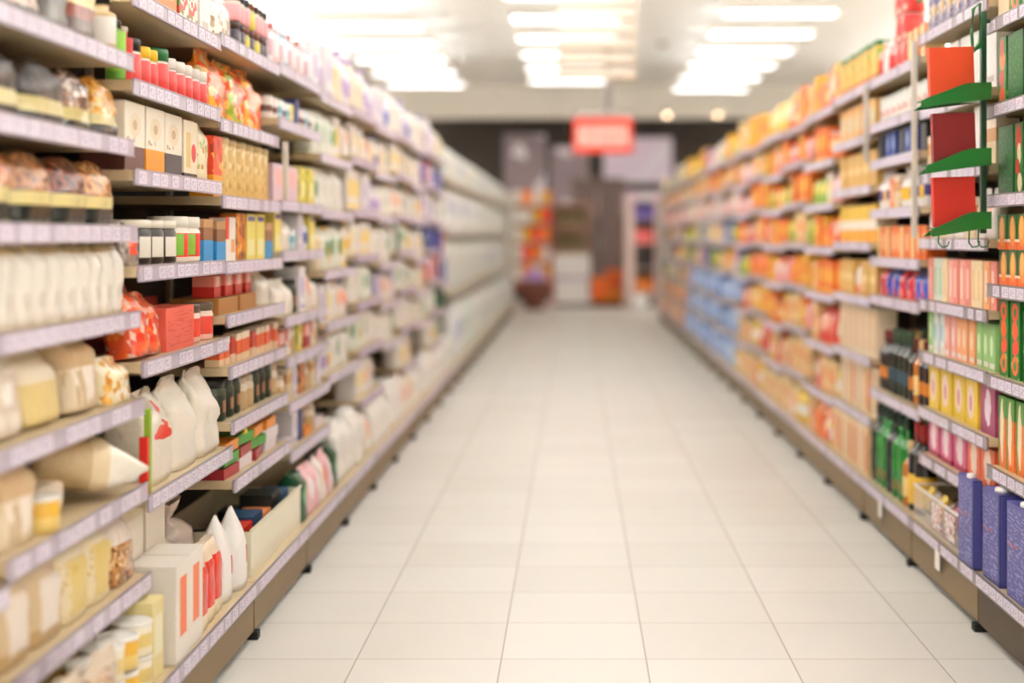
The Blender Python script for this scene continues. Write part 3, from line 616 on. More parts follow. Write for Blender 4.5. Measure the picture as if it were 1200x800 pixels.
K_bottle('talld', 'oil_bottle', 'tall black-green bottle', .043, .35, '#1c241c', '#0c2214', label=('#2c4a34', .12, .42), shoulder=.62, neckr=.34, foil=.04)
K_bottle('redwine', 'wine_bottle', 'black wine bottle with red foil', .045, .36, '#b02a22', '#1c1012', label=('#ecc95c', .08, .42), shoulder=.6, neckr=.34, foil=.12)
K_carton('yogr', 'pasta_box', 'yellow box with green lid edge', .17, .1, .2, base='#efb94c', bands=G((0, '#e3893a'), (.2, '#f0c766'), (.86, '#2f8a4c')), speck=G(22, .35, ['#e35a3c', '#f6e3b0', '#a9c45a'], .1, .85))
K_carton('tanor', 'pasta_box', 'cream box with orange edge', .17, .1, .17, base='#ecc684', panels=G((.2, .7, .2, .8, '#cfe0cf', 'o'), (.0, .12, 0, 1, '#e2854a')))
K_carton('tanpk', 'pasta_box', 'tan box', .18, .1, .17, base='#e0bd78', panels=G((.1, .9, .4, .6, '#efd9a8')))
K_carton('yelwh', 'pasta_box', 'yellow box with white band', .18, .1, .18, bands=G((0, '#f0b945'), (.35, '#f6efe2'), (.6, '#efcf5c')))
K_carton('orall', 'pasta_box', 'orange box with yellow picture', .17, .1, .2, base='#ee8f30', panels=G((.2, .8, .2, .7, '#f3c65c', 'wavy'), (.3, .6, .3, .5, '#d94f2a', 'o')))
K_carton('crtall', 'pasta_box', 'tall cream box', .12, .1, .24, base='#efe2cc', panels=G((.6, .95, .1, .9, '#dfae72')))
K_carton('rdtall', 'pasta_box', 'tall tan and red box', .12, .1, .23, base='#ecd2a6', panels=G((.5, .95, .1, .85, '#d9673e')))
K_bag('redyelbag', 'snack_bag', 'yellow and red bag', .17, .11, .19, wr=.08, base='#f0b53c', speck=G(24, .5, ['#e2502a', '#f3dfa4', '#c9a43a'], 0, 1), rough=.3)
K_bag('whor', 'snack_bag', 'white and orange bag', .17, .11, .17, wr=.08, base='#f1e8de', speck=G(20, .35, ['#ee8a4a', '#e3573a'], 0, 1), rough=.3)
# blurred stretch, both sides
def far(key, name, desc, c, c2, shape='box', w=.15, d=.11, h=.19):
    if shape == 'box': K_carton(key, name, desc, w, d, h, base=c, panels=G((.18, .82, .3, .8, c2, 'o'), (.1, .9, .06, .16, c2)))
    elif shape == 'bag': K_bag(key, name, desc, w, d, h, wr=.05, base=c, panels=G((.2, .8, .3, .75, c2, 'o')))
    elif shape == 'fat': K_bag(key, name, desc, w, d, h, top='fold', wr=.04, base=c, panels=G((.2, .8, .3, .75, c2, 'o')))
    elif shape == 'bot': K_bottle(key, name, desc, w / 2, h, c2, c, label=(c2, .2, .5), shoulder=.6, neckr=.38, rough=.3)
    elif shape == 'tin': K_tin(key, name, desc, w / 2, h, bands=G((0, c), (.35, c2), (.7, c)))
far('f_wy', 'cereal_carton', 'white carton with yellow oval', '#eeeae6', '#f0d548'); far('f_wl', 'cereal_carton', 'white carton with lilac oval', '#eeeaec', '#cfc3dd')
far('f_wg', 'wipes_pack', 'white pack with green oval', '#edefe6', '#4d9a62', 'fat'); far('f_lb', 'cereal_carton', 'pale lilac carton', '#dcd3e4', '#b4b6e0')
far('f_ww', 'cotton_pack', 'plain white soft pack', '#f0eee8', '#e6e2da', 'fat', .2, .13, .2); far('f_cr', 'wipes_pack', 'cream pack', '#ede3cd', '#e2cb98', 'fat')
far('f_wo', 'wipes_pack', 'white pack with orange oval', '#efe8e0', '#ec9a5e', 'bag'); far('f_pk', 'wipes_pack', 'pink pack', '#ecc6c8', '#f4e9ea', 'bag')
far('f_bb', 'shampoo_bottle', 'white bottle with blue label', '#eef0f3', '#5f74c0', 'bot', .08, .08, .22); far('f_wp', 'shampoo_bottle', 'white bottle with lilac label', '#f0edf0', '#c6b4d8', 'bot', .08, .08, .22)
far('f_yb', 'shampoo_bottle', 'cream bottle with yellow label', '#f1ecd8', '#eecb3c', 'bot', .08, .08, .22); far('f_dk', 'shampoo_bottle', 'green bottle with dark cap', '#5e8f6a', '#2f4a3a', 'bot', .08, .08, .2)
far('f_dg', 'wipes_pack', 'dark green pack', '#2f6a4a', '#7fb48c', 'fat'); far('f_db', 'cereal_carton', 'deep blue carton', '#3d3f9c', '#8b8fd0'); far('f_rd', 'cereal_carton', 'red carton with white oval', '#d8483c', '#f0ddd6')
far('f_roll', 'paper_roll_pack', 'large white paper roll pack', '#f1f1ea', '#e3e8e2', 'fat', .31, .22, .36); far('f_rollb', 'paper_roll_pack', 'large white pack with blue oval', '#f0f1ee', '#a9b4e0', 'fat', .31, .22, .36)
far('f_rollp', 'paper_roll_pack', 'large pale green pack', '#e6efe4', '#f4e3dc', 'fat', .31, .22, .36)
far('r_or', 'noodle_box', 'orange box with yellow oval', '#ea8634', '#f3cf5c'); far('r_ye', 'noodle_box', 'yellow box with orange oval', '#eec24a', '#e4823a'); far('r_cr', 'noodle_box', 'cream box with orange oval', '#ecd6a8', '#e89a58')
far('r_rd', 'sauce_pouch', 'red pouch with cream oval', '#dc5540', '#f2ddc4', 'bag'); far('r_gr', 'sauce_pouch', 'green and yellow pouch', '#a3c04c', '#efdc5c', 'bag'); far('r_yb', 'sauce_pouch', 'yellow pouch', '#efcb4c', '#f6ecc0', 'bag')
far('r_pk', 'biscuit_pack', 'pink pack with white oval', '#ecb4b4', '#f6ecec', 'bag'); far('r_wh', 'biscuit_pack', 'white pack with pink oval', '#efe9e6', '#eaa79c', 'bag'); far('r_or2', 'biscuit_pack', 'orange pack with red oval', '#ee9a44', '#d8502e', 'bag')
far('r_tin', 'fruit_tin', 'orange tin with cream band', '#e58a3c', '#f1dcae', 'tin', .09, .09, .12); far('r_ting', 'fruit_tin', 'green tin with yellow band', '#5f9a54', '#ecd257', 'tin', .09, .09, .12)
far('r_bl', 'water_pack', 'pale blue water pack', '#a9c4ea', '#e6eefa', 'fat', .24, .18, .27); far('r_bl2', 'water_pack', 'blue water pack', '#6e93d4', '#d3e2f6', 'fat', .24, .18, .27)
far('r_bbx', 'cereal_box', 'blue box with white oval', '#4c86c0', '#eef2f6'); far('r_pu', 'cereal_box', 'purple box with lilac oval', '#7c68b4', '#d9cdea'); far('r_wy', 'cereal_box', 'white box with yellow oval', '#efece4', '#eed34c'); far('r_gn', 'cereal_box', 'deep green box', '#3c8452', '#bcd89a'); far('r_br', 'cereal_box', 'brown box with orange oval', '#80502c', '#e08c44')
far('r_bt', 'juice_bottle', 'orange juice bottle', '#e79638', '#3f8a48', 'bot', .08, .08, .24); far('r_bty', 'juice_bottle', 'yellow oil bottle', '#e9cc52', '#f1efe8', 'bot', .08, .08, .24)

# ================================================================== stocking the shelves
ITEMS = []     # (object, kind key, side, bay, shelf, y) - labelled at the end, when each row's order is known
rp = random.Random(11)
def put(s, b, i, y, key, inset=.02, lift=0, turn=0, tilt=0, lean=0, sc_=1.0, note=None, grp=None, flat=None, zabs=None, v=None):
    """one product on shelf i of bay b, its centre y metres along the aisle; front edge inset behind the rail"""
    K = PROTO[key]; lv = levels(s, b); z = lv[i] if i < len(lv) else lv[-1]
    if lean and abs(lean) < .6: lift += K.d * sc_ / 2 * math.sin(abs(lean))
    if i and not flat and zabs is None and abs(lean) < .6 and K.h * sc_ + lift > lv[i - 1] - z - .046: sc_ = (lv[i - 1] - z - .046 - lift) / K.h
    o = K.new(rp.randrange(3) if v is None else v)
    X = XF[s](z) + .012 + inset + K.d * sc_ / 2
    o.location = (s * X, y, (z if zabs is None else zabs) + lift + .0008)
    o.rotation_euler = (lean, tilt, s * -PI / 2 + turn)
    if flat == 'back':            # lying on its back, top towards the shelf's depth
        o.rotation_euler = (-PI / 2 + lean, 0, s * -PI / 2 + turn); o.location.z = (z if zabs is None else zabs) + lift + K.d * sc_ / 2 * .95
        o.location.x = s * (XF[s](z) + .015 + inset)
    o.scale = (sc_,) * 3
    ITEMS.append((o, key, s, b, i, y, note, grp))
    return o
def row(s, b, i, keys, u0=0., u1=1., gap=.006, inset=.02, jit=.006, turn=.03, lift=0, sc_=1.0, lean=0, stack=1, fit=True):
    """fill part of a shelf (u0..u1 along the bay, near to far) with the kinds in order, looping"""
    if isinstance(keys, str): keys = keys.split()
    y0, y1 = bay_y(s, b); P = y1 - y0; a = y0 + u0 * P + (.012 if u0 == 0 else .004); e = y0 + u1 * P - (.012 if u1 == 1 else .004)
    seq = []; y = a; k = 0
    while True:
        key = keys[k % len(keys)]; w_ = PROTO[key].w * sc_
        if y + w_ > e + .002: break
        seq.append((key, y + w_ / 2)); y += w_ + gap; k += 1
    slack = (e - (y - gap)) / max(1, len(seq)) if fit else 0
    for n, (key, yy) in enumerate(seq):
        for q in range(stack):
            box_ = 'carton' in PROTO[key].name or 'box' in PROTO[key].name
            put(s, b, i, yy + slack * (n + .5) + rp.uniform(-1, 1) * min(jit, slack / 2 + gap / 2), key, inset + rp.random() * jit,
                lift=lift + q * (PROTO[key].h * sc_ + .001), turn=rp.uniform(-turn, turn) * (.3 if box_ else 1), sc_=sc_, lean=lean)
L_, R_ = -1, 1
# ---- left bay 0 (cut by the frame) and 1
row(L_, 0, 5, 'flour cornbag', .55, 1); row(L_, 0, 6, 'flour standbag', .55, 1); row(L_, 0, 3, 'whitepack', .7, 1); row(L_, 0, 4, 'flourw flour', .6, 1); row(L_, 0, 2, 'pulsen1 pulsen2', .6, 1)
put(L_, 0, 7, 2.85, 'bagbrown', -.03, lean=.2, lift=.006, zabs=.19)
row(L_, 1, 0, 'berrybag berrybag lentilbag fruitbag berrybag', 0, .82, gap=-.02); 
put(L_, 1, 0, 3.93, 'sauce', .0); put(L_, 1, 0, 3.99, 'sauce', .09)
row(L_, 1, 1, 'raisinbag raisinbag almondbag cashewbag', 0, 1, gap=.01)
row(L_, 1, 2, 'pulsen1 pulsen2 pulsen3 pulsen4', 0, .94, gap=.02)
row(L_, 1, 3, 'whitepack', 0, 1, gap=-.004)
row(L_, 1, 4, 'flourw ricebag flour flourw', 0, .8, lean=-.1, gap=-.01, inset=.025)
put(L_, 1, 4, 3.05 + .88, 'pastabag', .01, sc_=.9); put(L_, 1, 4, 3.05 + .88, 'greybag', .17, sc_=.95)
put(L_, 1, 5, 3.22, 'flour', .02); put(L_, 1, 5, 3.5, 'flatbag', .05, flat='back', turn=.0, lift=.02, sc_=.75)
put(L_, 1, 5, 3.72, 'lyingbag', .13, lift=.108, turn=.55, lean=1.72)
put(L_, 1, 5, 3.385, 'tubbig', .0); put(L_, 1, 5, 3.385, 'tubbig', .12)
row(L_, 1, 6, 'standbag standbag cornbag cornbag muesli', 0, 1, gap=.0, sc_=.985, jit=.001, turn=0)
put(L_, 1, 7, 3.06, 'bagbrown', -.03, lean=.22, lift=.006, zabs=.19); put(L_, 1, 7, 3.27, 'bagbrown', -.03, lean=.26, lift=.006, zabs=.19)
for n, yy in enumerate((3.5, 3.62, 3.74, 3.86)):
    for q in range(2): put(L_, 1, 7, yy, 'tub' if n % 2 else 'tubbig', .01, lift=q * .0865)
for yy in (3.56, 3.68, 3.8): put(L_, 1, 7, yy, 'tub', .125); put(L_, 1, 7, yy, 'tub', .125, lift=.0865)
put(L_, 1, 7, 3.965, 'creambox', .02); put(L_, 1, 7, 3.96, 'creambox', .13)
put(L_, 1, 2, 3.96, 'redyel', .16)
# ---- left bay 2
row(L_, 2, 0, 'wbox wbox grnorg grnorg patbox patbox', 0, 1)
row(L_, 2, 1, 'sauceg saucer spicesb spicesy spicesy spicesg spicesw spicesw spicesw spicesw spicesw spicesw', 0, 1, gap=.008)
row(L_, 2, 2, 'prema premb premc premd preme', 0, 1, gap=.008)
row(L_, 2, 3, 'silver choc choc choc redjar redjar bluep bluep', 0, 1, gap=.01)
put(L_, 2, 4, 4.14, 'chips', .0, lean=-.15); put(L_, 2, 4, 4.3, 'chips', .015, lean=-.1, sc_=.85)
put(L_, 2, 4, 4.56, 'pinkbox', .02); row(L_, 2, 4, 'redtop redtop yelred', .69, 1)
for n in range(3):
    for q in range(2): put(L_, 2, 4, 4.36 + n * .25, 'darkred', .2, lift=q * .072)
put(L_, 2, 5, 4.075, 'redcard', -.004, lift=.0); put(L_, 2, 5, 4.115, 'greencard', .0)
put(L_, 2, 5, 4.30, 'markbag', .02); put(L_, 2, 5, 4.6, 'cottonbag', .02); put(L_, 2, 5, 4.88, 'cottonbag', .02)
put(L_, 2, 6, 4.14, 'whitetall', .0); put(L_, 2, 6, 4.3, 'whitetall', .005); put(L_, 2, 6, 4.155, 'sideslab', .14); put(L_, 2, 6, 4.38, 'sideslab', .14)
put(L_, 2, 6, 4.43, 'redwedge', .01, lean=.0); put(L_, 2, 6, 4.54, 'redwedge', .015); put(L_, 2, 6, 4.65, 'redwedge', .02)
put(L_, 2, 6, 4.42, 'knotbag', .13, lift=.0, sc_=1.15, v=0) if 0 else None
put(L_, 2, 6, 4.6, 'knotbag', .15, sc_=1.4); put(L_, 2, 6, 4.86, 'knotbag', .16, sc_=1.4)
put(L_, 2, 6, 4.80, 'pouch', .02); put(L_, 2, 6, 4.97, 'pouch', .01)
# ---- left bay 3
row(L_, 3, 0, 'popcorn', 0, .38); row(L_, 3, 0, 'patbox', .0, .0)
row(L_, 3, 0, 'relish relish olive relish olive relish', .42, 1); row(L_, 3, 0, 'vitamin vitamin vitamin olive vitamin vitamin', .42, 1, lift=.101)
row(L_, 3, 1, 'snackor snackgr snackor', 0, .84); row(L_, 3, 1, 'snackrd', .84, 1)
row(L_, 3, 2, 'orgred', 0, .15); row(L_, 3, 2, 'tantube', .15, 1)
row(L_, 3, 3, 'bluep whredp orbrn yellowp yellowp', 0, 1)
row(L_, 3, 4, 'traybrown', 0, .66); row(L_, 3, 4, 'traypack', 0, .66, lift=.056, inset=.04); row(L_, 3, 4, 'whitesm', .66, 1)
row(L_, 3, 5, 'smor smor smred smor', 0, 1, gap=.01)
row(L_, 3, 6, 'greenjar greenjar greenjar beigejar beigejar', 0, 1)
for n, ks in enumerate((('flatrd', 'flatgr', 'flator'), ('flatwh', 'flatrd', 'flatgr'), ('flatrd', 'flatgr', 'flator'), ('flatwh', 'flatwh', 'flator'))):
    for q, k_ in enumerate(ks): put(L_, 3, 7, 5.16 + n * .22, k_, .02, lift=q * .041, turn=rp.uniform(-.1, .1))
put(L_, 3, 7, 5.3, 'yelbag', .0, lift=.125)
for n in range(5):
    k1 = ('bindark', 'binred', 'binor', 'binblue', 'binred')[n]
    put(L_, 3, 8, 5.24 + n * .165, k1, .055); put(L_, 3, 8, 5.24 + n * .165, ('binred', 'binblue', 'binor', 'bindark', 'binblue')[n], .06, lift=.092); put(L_, 3, 8, 5.24 + n * .165, ('binor', 'bindark', 'binblue', 'binred', 'bindark')[n], .18)
# ---- left bay 4
row(L_, 4, 0, 'palebot pinkbot palebot bluebot palebot pinkbot', 0, 1, gap=.012)
row(L_, 4, 1, 'canwh canwh canbl canwh canbl canye navy', 0, 1); row(L_, 4, 2, 'pinkpk pinkpk yelpk yelpk', 0, 1)
row(L_, 4, 3, 'yellowp whitesm canbl f_wl f_bb', 0, 1); row(L_, 4, 4, 'whitesm whitesm greenjar f_wl f_wo', 0, 1)
row(L_, 4, 5, 'traypack whredp beigejar yelpk', 0, 1); row(L_, 4, 6, 'beigejar crmpk f_wl orbrn', 0, 1)
row(L_, 4, 7, 'flatwh f_wl navy flator beigejar', 0, 1); row(L_, 4, 8, 'f_dg f_pk f_pk f_wo f_pk', 0, 1)
# ---- right bays 0-1
for b in (0, 1):
    row(R_, b, 0, 'crmpk grnswirl grnscript crmpk', 0, 1) if b else row(R_, b, 0, 'grnplain', .5, 1)
    row(R_, b, 1, 'grnplain grnplain grnstrip grnstrip grnstrip grnplain grnstrip grnstrip', 0 if b else .6, 1)
    row(R_, b, 2, 'grnplain grnplain grnplain grnswirl grnswirl', 0 if b else .6, 1)
    row(R_, b, 3, 'orgpeel', 0 if b else .7, 1, stack=2); row(R_, b, 4, 'grnplain grnscript grnplain grnplain grnscript grnscript' if b else 'grnscript', 0 if b else .7, 1)
    row(R_, b, 5, 'grnorw', 0 if b else .6, 1)
row(R_, 0, 6, 'orgend', .6, 1); row(R_, 1, 6, 'orgend orgend', 0, .43); row(R_, 1, 6, 'blubox blubox', .45, 1, gap=.01, inset=.0)
# ---- right bay 2
row(R_, 2, 0, 'striped', 0, 1); row(R_, 2, 1, 'wbox', 0, 1); row(R_, 2, 2, 'crmpk wbox crmpk hangpk', 0, 1); row(R_, 2, 3, 'hangpk hangpk crmpk', 0, 1)
row(R_, 2, 4, 'slimpr slimpo slimpc slimpc slimpr slimpp slimpr slimpp slimpc slimpg slimpg', 0, 1)
row(R_, 2, 5, 'tallpl tallpl tallpl tallpo tallpo tallpo tallpp tallpp tallpw tallpw', 0, 1)
row(R_, 2, 6, 'magenta', 0, .22); row(R_, 2, 6, 'yelmilk', .22, 1); row(R_, 2, 7, 'orwh orwh pinkwh pinkwh pinkwh', 0, 1)
put(R_, 2, 8, 5.27, 'blubox2', -.012, zabs=.2048)
for n in range(6):
    put(R_, 2, 8, 5.52 + n * .108, ('pinksw', 'pinksw', 'brownsw', 'choco', 'brownsw', 'choco')[n], .03, lift=.05, sc_=.74); put(R_, 2, 8, 5.52 + n * .108, ('brownsw', 'pinksw', 'choco', 'brownsw', 'choco', 'brownsw')[n], .13, lift=.012, sc_=.74)
# ---- right bay 3
row(R_, 3, 0, 'crmrd', 0, .38); row(R_, 3, 0, 'redcan', .42, .66, stack=3); row(R_, 3, 0, 'pinkred hangpk pinkred', .68, 1)
row(R_, 3, 1, 'cup', 0, 1); row(R_, 3, 2, 'blkcart bluecart bluecart', 0, 1); row(R_, 3, 3, 'whpurp whyel whpurp whpurp whyel whyel crmpk orcrm', 0, 1)
row(R_, 3, 4, 'orcrm orcrm crmrd orcrm crmrd', 0, 1); row(R_, 3, 5, 'bluered bluered redred redred', 0, 1)
row(R_, 3, 6, 'wineb wineb winea wineb wineg wineg wineg wineg', 0, 1, gap=.025); row(R_, 3, 7, 'redwine redwine winea', 0, .3, gap=.01); row(R_, 3, 7, 'tallg tallg talld tallg tallg talld talld', .3, 1, gap=.02)
row(R_, 3, 6, 'wineg winea wineb', 0, 1, gap=.03, inset=.14)
# ---- right bay 4
row(R_, 4, 0, 'yogr', 0, 1); row(R_, 4, 1, 'tanor', 0, 1); row(R_, 4, 2, 'tanpk', 0, 1); row(R_, 4, 3, 'yelwh', 0, 1); row(R_, 4, 4, 'tanpk tanpk whor', 0, 1)
row(R_, 4, 5, 'crtall', 0, 1); row(R_, 4, 6, 'crtall rdtall crtall', 0, 1); row(R_, 4, 7, 'rdtall crtall rdtall', 0, 1)
# ---- the blurred stretches
PL = {'mix': 'f_wy f_wg f_yb f_wy f_wl f_ww f_cr f_bb f_wp f_wg f_lb f_wo f_yb f_ww f_ww', 'top': 'f_wp f_ww f_wl f_cr f_bb', 'low': 'f_ww f_ww f_wo f_cr f_ww', 'dark': 'f_db f_dk f_wl f_db f_rd', 'grn': 'f_wg f_dg f_ww f_yb'}
PR = {'or': 'r_or r_or2 r_ye r_cr r_or r_rd r_tin', 'ye': 'r_ye r_yb r_cr r_or r_gr r_yb', 'mix': 'r_or r_ye r_rd r_gr r_cr r_pk r_wh r_wy', 'pk': 'r_pk r_wh r_pk r_rd r_wy', 'top': 'r_wy r_ye r_wh r_pu r_gr r_yb', 'low': 'r_cr r_wh r_or2 r_bty r_rd r_cr', 'bl': 'r_bl r_bl2 r_bl r_bl', 'brw': 'r_gn r_br r_ting r_bt r_bbx'}
def farrow(s, b, i, pal, n, sc_):
    ks = pal.split(); k = ks[rp.randrange(len(ks))]; y0, y1 = bay_y(s, b); P = y1 - y0; lv = levels(s, b)
    z = lv[i]; room = (lv[i - 1] - z - .06) if i else .3
    y = y0 + .014
    while y < y1 - .05:
        if rp.random() < .55: k = ks[rp.randrange(len(ks))]
        K = PROTO[k]; f = min(max(sc_, min(1.35, room / K.h)) * rp.uniform(.86, 1.0), room / K.h)
        if 'roll' in k: f = min(1.34, (room + .012) / K.h * rp.uniform(.98, 1))
        if y + K.w * f > y1 - .012: break
        put(s, b, i, y + K.w * f / 2, k, .015 + rp.random() * .02, sc_=f, turn=rp.uniform(-.04, .04)); y += K.w * f + (.022 if 'roll' in k else .008) + (rp.random() < .1) * .05
for b in range(5, NB[L_] + 1):
    n = len(levels(L_, b))
    for i in range(n):
        if b >= 12:
            farrow(L_, b, i, 'f_roll f_roll f_rollb f_rollp f_roll', 3, 1.05 if i < n - 1 else 1.3); continue
        base = i == n - 1
        if i == 0: pal = PL['top']
        elif base: pal = PL['low']
        elif b in (10, 11) and i in (1, 3, 4, 5): pal = PL['dark'] if i < 5 else PL['grn']
        elif b in (7, 8) and i in (3, 5): pal = PL['grn']
        else: pal = PL['mix']
        farrow(L_, b, i, pal, 5, 1.05 if not base else 1.35)
for b in range(5, NB[R_] + 1):
    n = len(levels(R_, b))
    for i in range(n):
        if i == 0: pal = PR['or'] if b < 7 else PR['ye'] if b < 11 else PR['top']
        elif i >= n - 3 and 10 <= b <= 15: pal = PR['bl']
        elif i >= n - 2: pal = PR['low']
        elif b >= 9 and i in (1, 2): pal = PR['pk'] if i == 2 else PR['mix']
        elif b >= 10: pal = (PR['mix'], PR['brw'], PR['top'])[(b + i) % 3]
        else: pal = (PR['or'], PR['ye'], PR['or'], PR['mix'])[(b + i) % 4]
        farrow(R_, b, i, pal, 5, 1.05)

# ================================================================== fixtures on the shelves
# clear-fronted bin on the left base shelf, wire basket on the right one
t = empty('shelf_bin', (-(XL(0) + .04), 5.58, .1905)); pm = mat('bin_plastic', '#faf4de', rough=.3, trans=.12, alpha=1)
for nm, q in (('front_panel', (.0, .004, -.46, .46, 0, .15)), ('rear_panel', (-.33, -.326, -.46, .46, 0, .15)), ('side_panel', (-.326, .0, -.46, -.456, 0, .15)), ('side_panel', (-.326, .0, .456, .46, 0, .15))):
    MB().box(*q).build(nm, pm, t)
MB().box(.0, .008, -.465, .465, .15, .158).build('rim', mat('bin_rim', '#ece6cf', rough=.3), t)
tag(t, 'long clear plastic bin with cream rim on the left base shelf', 'bin')
t = empty('wire_basket', (XR(0) + .02, 5.82, .2045)); wm = mat('white_wire', '#eee8e2', rough=.35)
fr = MB(); 
for z in (.003, .05, .13):
    fr.tube([(0, -.38, z), (0, .33, z), (.3, .33, z), (.3, -.38, z), (0, -.38, z)],   .0055 if z > .1 else .002, 6)
fr.build('frame', wm, t)
g = MB()
for k in range(36):
    y = -.38 + k * .0203; g.tube([(0, y, .003), (0, y, .13)], .0012, 5); g.tube([(.3, y, .003), (.3, y, .13)], .0012, 5)
    g.tube([(0, y, .003), (.3, y, .003)], .0012, 5)
g.build('wire_grid', wm, t)
for yy in (-.25, -.05): MB().box(-.004, -.0015, yy - .08, yy + .07, .02, .115).build('label_holder', mat('holder_print', '#efe6e2', rough=.4, speck=G(90, .35, ['#d98c7c', '#a8908c'], 0, 1)), t)
tag(t, 'white wire basket of sweets on the right base shelf', 'basket')
for k, (yy, cl) in enumerate(((6.72, 'by the green bottles'), (5.66, 'below the wire basket'))):
    o = MB().box(XR(0) - .006, XR(0) - .0045, yy - .035, yy + .035, .10, .17).build('price_card', mat('white_card', '#f2eee8', rough=.5), None)
    tag(o, f'white price card hanging from the rail {cl}', 'price card')

# green clip display with three coloured packs
t = empty('clip_display', (1.347, 5.1, 0)); gm = mat('display_green', '#088236', rough=.35, coat=.3); gd = mat('display_green_dark', '#1a5c38', rough=.4)
MB().box(-.006, .012, -.012, .012, 1.33, 2.06).build('pole', gd, t, .003)
MB().tube([(-.0, 0, 1.95), (-.03, 0, 1.93), (-.035, 0, 1.99), (-.03, 0, 2.07), (-.008, 0, 2.09), (-.008, 0, 1.96), (-.03, 0, 1.93)], .006, 8).build('ring', gm, t)
MB().tube([(-.0, 0, 1.95), (.002, -.0, 1.9), (.004, 0, 1.8), (.002, 0, 1.7)], .004, 6).build('wire', gm, t)
for k, (zt, xl) in enumerate(((1.765, -.214), (1.552, -.198), (1.345, -.182))):
    tr = MB().prism([(.008, zt), (-.03, zt - .002), (xl, zt - .026), (xl - .006, zt - .022), (xl - .006, zt - .006), (xl + .01, zt + .004), (xl * .72, zt + .022), (xl * .45, zt + .045), (xl * .3, zt + .054), (.008, zt + .056)], -.085, -.078)
    tr.build('tray', gm, t)
    MB().box(xl * .95, .006, -.078, .06, zt + .0, zt + .004).prism([(.008, zt), (-.03, zt - .002), (xl, zt - .026), (xl * .72, zt + .018), (xl * .45, zt + .045), (xl * .3, zt + .054), (.008, zt + .056)], .06, .066).build('tray_floor', gm, t)
for zc in (1.38, 1.6, 2.03): MB().box(.01, .0235, -.008, .008, zc - .006, zc + .006).build('clip', gd, t)
for xx in (-.15, -.05, -.02):
    MB().tube([(xx, -.03, 1.345), (xx - .002, -.03, 1.30), (xx + .01, -.03, 1.285), (xx + .028, -.03, 1.288), (xx + .034, -.03, 1.305)], .0028, 6).build('hook', gm, t)
tag(t, 'green clip display with three trays fixed to the right shelves', 'display stand')
for k, (zt, c, cn, x0, x1, h) in enumerate(((1.765, '#dc5e22', 'bright orange', -.159, -.012, .168), (1.552, '#96191f', 'dark crimson', -.148, -.008, .165), (1.345, '#c93818', 'red', -.146, -.008, .163))):
    o = link('tray_packet', carton_mesh('tray_packet', x1 - x0, .035, h, .003), mat(f'packet_{k}', c, rough=.55))
    o.location = (1.325 + (x0 + x1) / 2, 5.075, zt + .0075); o.rotation_euler = (0, -.03, 0)
    tag(o, f'plain {cn} square packet on the {("top", "middle", "bottom")[k]} tray of the green display', 'packet', 'packets on the green display')

# spouts of the tall blue cartons are parts of the cartons
for o, key, s, b, i, y, note, grp in ITEMS:
    if key in ('blubox', 'blubox2'):
        sp = link('spout', revolve('spout', [(.036, 0), (.038, .002), (.036, .012), (.01, .015)], sx=1, sy=.7), mat('spout_white', '#f2efe9', rough=.35), o)
        sp.location = (.02, -.03 if key == 'blubox' else 0, .296); sp.scale = (1,) * 3 if key == 'blubox' else (.6, .6, 1); sp.rotation_euler = (.15, 0, 0)

# white uprights that show between some bays
for s, x, y, z0, z1, lb in ((R_, 1.348, 6.17, 1.31, 2.1, 'white upright divider beside the pink slim boxes'), (R_, 1.348, 7.19, 1.66, 2.02, 'white upright divider beside the noodle cups'), (L_, 1.122, 6.05, 1.46, 1.69, 'white upright divider beside the tan tubes')):
    o = MB().box(min(s * x, s * (x + .02)), max(s * x, s * (x + .02)), y - .012, y + .012, z0 + .006, z1).build('shelf_divider', post_m, None, .002)
    tag(o, lb, 'divider')
# ================================================================== the far end of the hall
def far_box(mb, *q): return mb.box(*q)
wf = mat('steel_white', '#e9e2dd', rough=.4)
# red and orange promotion shelf
t = empty('promotion_shelf', (-.8, 29.2, 0)); pr = mat('promo_red', '#c9604a', rough=.5)
MB().box(-.38, -.36, -.2, .25, 0, 2.15).box(.36, .38, -.2, .25, 0, 2.15).box(-.38, .38, .23, .25, .3, 2.15).build('frame', pr, t)
for k in range(5): MB().box(-.36, .36, -.2, .23, .5 + k * .35, .52 + k * .35).build('shelf', wf, t)
tag(t, 'red-framed promotion shelf at the far end beside the white packs', 'shelf')
def loose(name, cat, lab, grp, loc, w_, d_, h_, col, shape='box', col2=None):
    m = mat(f'{name}_{col}', col, rough=.45)
    o = link(name, carton_mesh(name, w_, d_, h_) if shape == 'box' else bag_mesh(name, w_, d_, h_, seed=int(loc[0] * 97) % 7, top='fold'), m)
    o.location = loc; tag(o, lab, cat, grp); return o
cs = [('#e4583a', 'red'), ('#f09a3a', 'orange'), ('#f2ede6', 'white'), ('#e8b83c', 'yellow')]
for k in range(5):
    for j in range(4):
        c, cn = cs[(k * 3 + j) % 4] if j else cs[2]
        loose('crisp_bag', 'bag', f'{cn} bag, {nth[j]} along, {nth[4-k]} row of the promotion shelf', 'bags on the promotion shelf', (-.8 - .27 + j * .18, 29.12, .521 + k * .35), .16, .12, .26, c, 'bag')
t = empty('drum_basket', (-.72, 27.9, 0)); 
link('drum', revolve('drum', [(.2, .12), (.26, .14), (.27, .5), (.25, .52)]), mat('drum_brown', '#7c4a34', rough=.5), t)
link('lid', revolve('lid', [(.22, .52), (.21, .6), (.16, .68), (.05, .72)]), mat('drum_lilac', '#c9a8dc', rough=.4), t)
link('foot_ring', revolve('foot_ring', [(.18, 0), (.18, .13)]), mat('drum_brown', '#7c4a34'), t)
tag(t, 'round brown drum with a lilac top before the promotion shelf', 'drum')
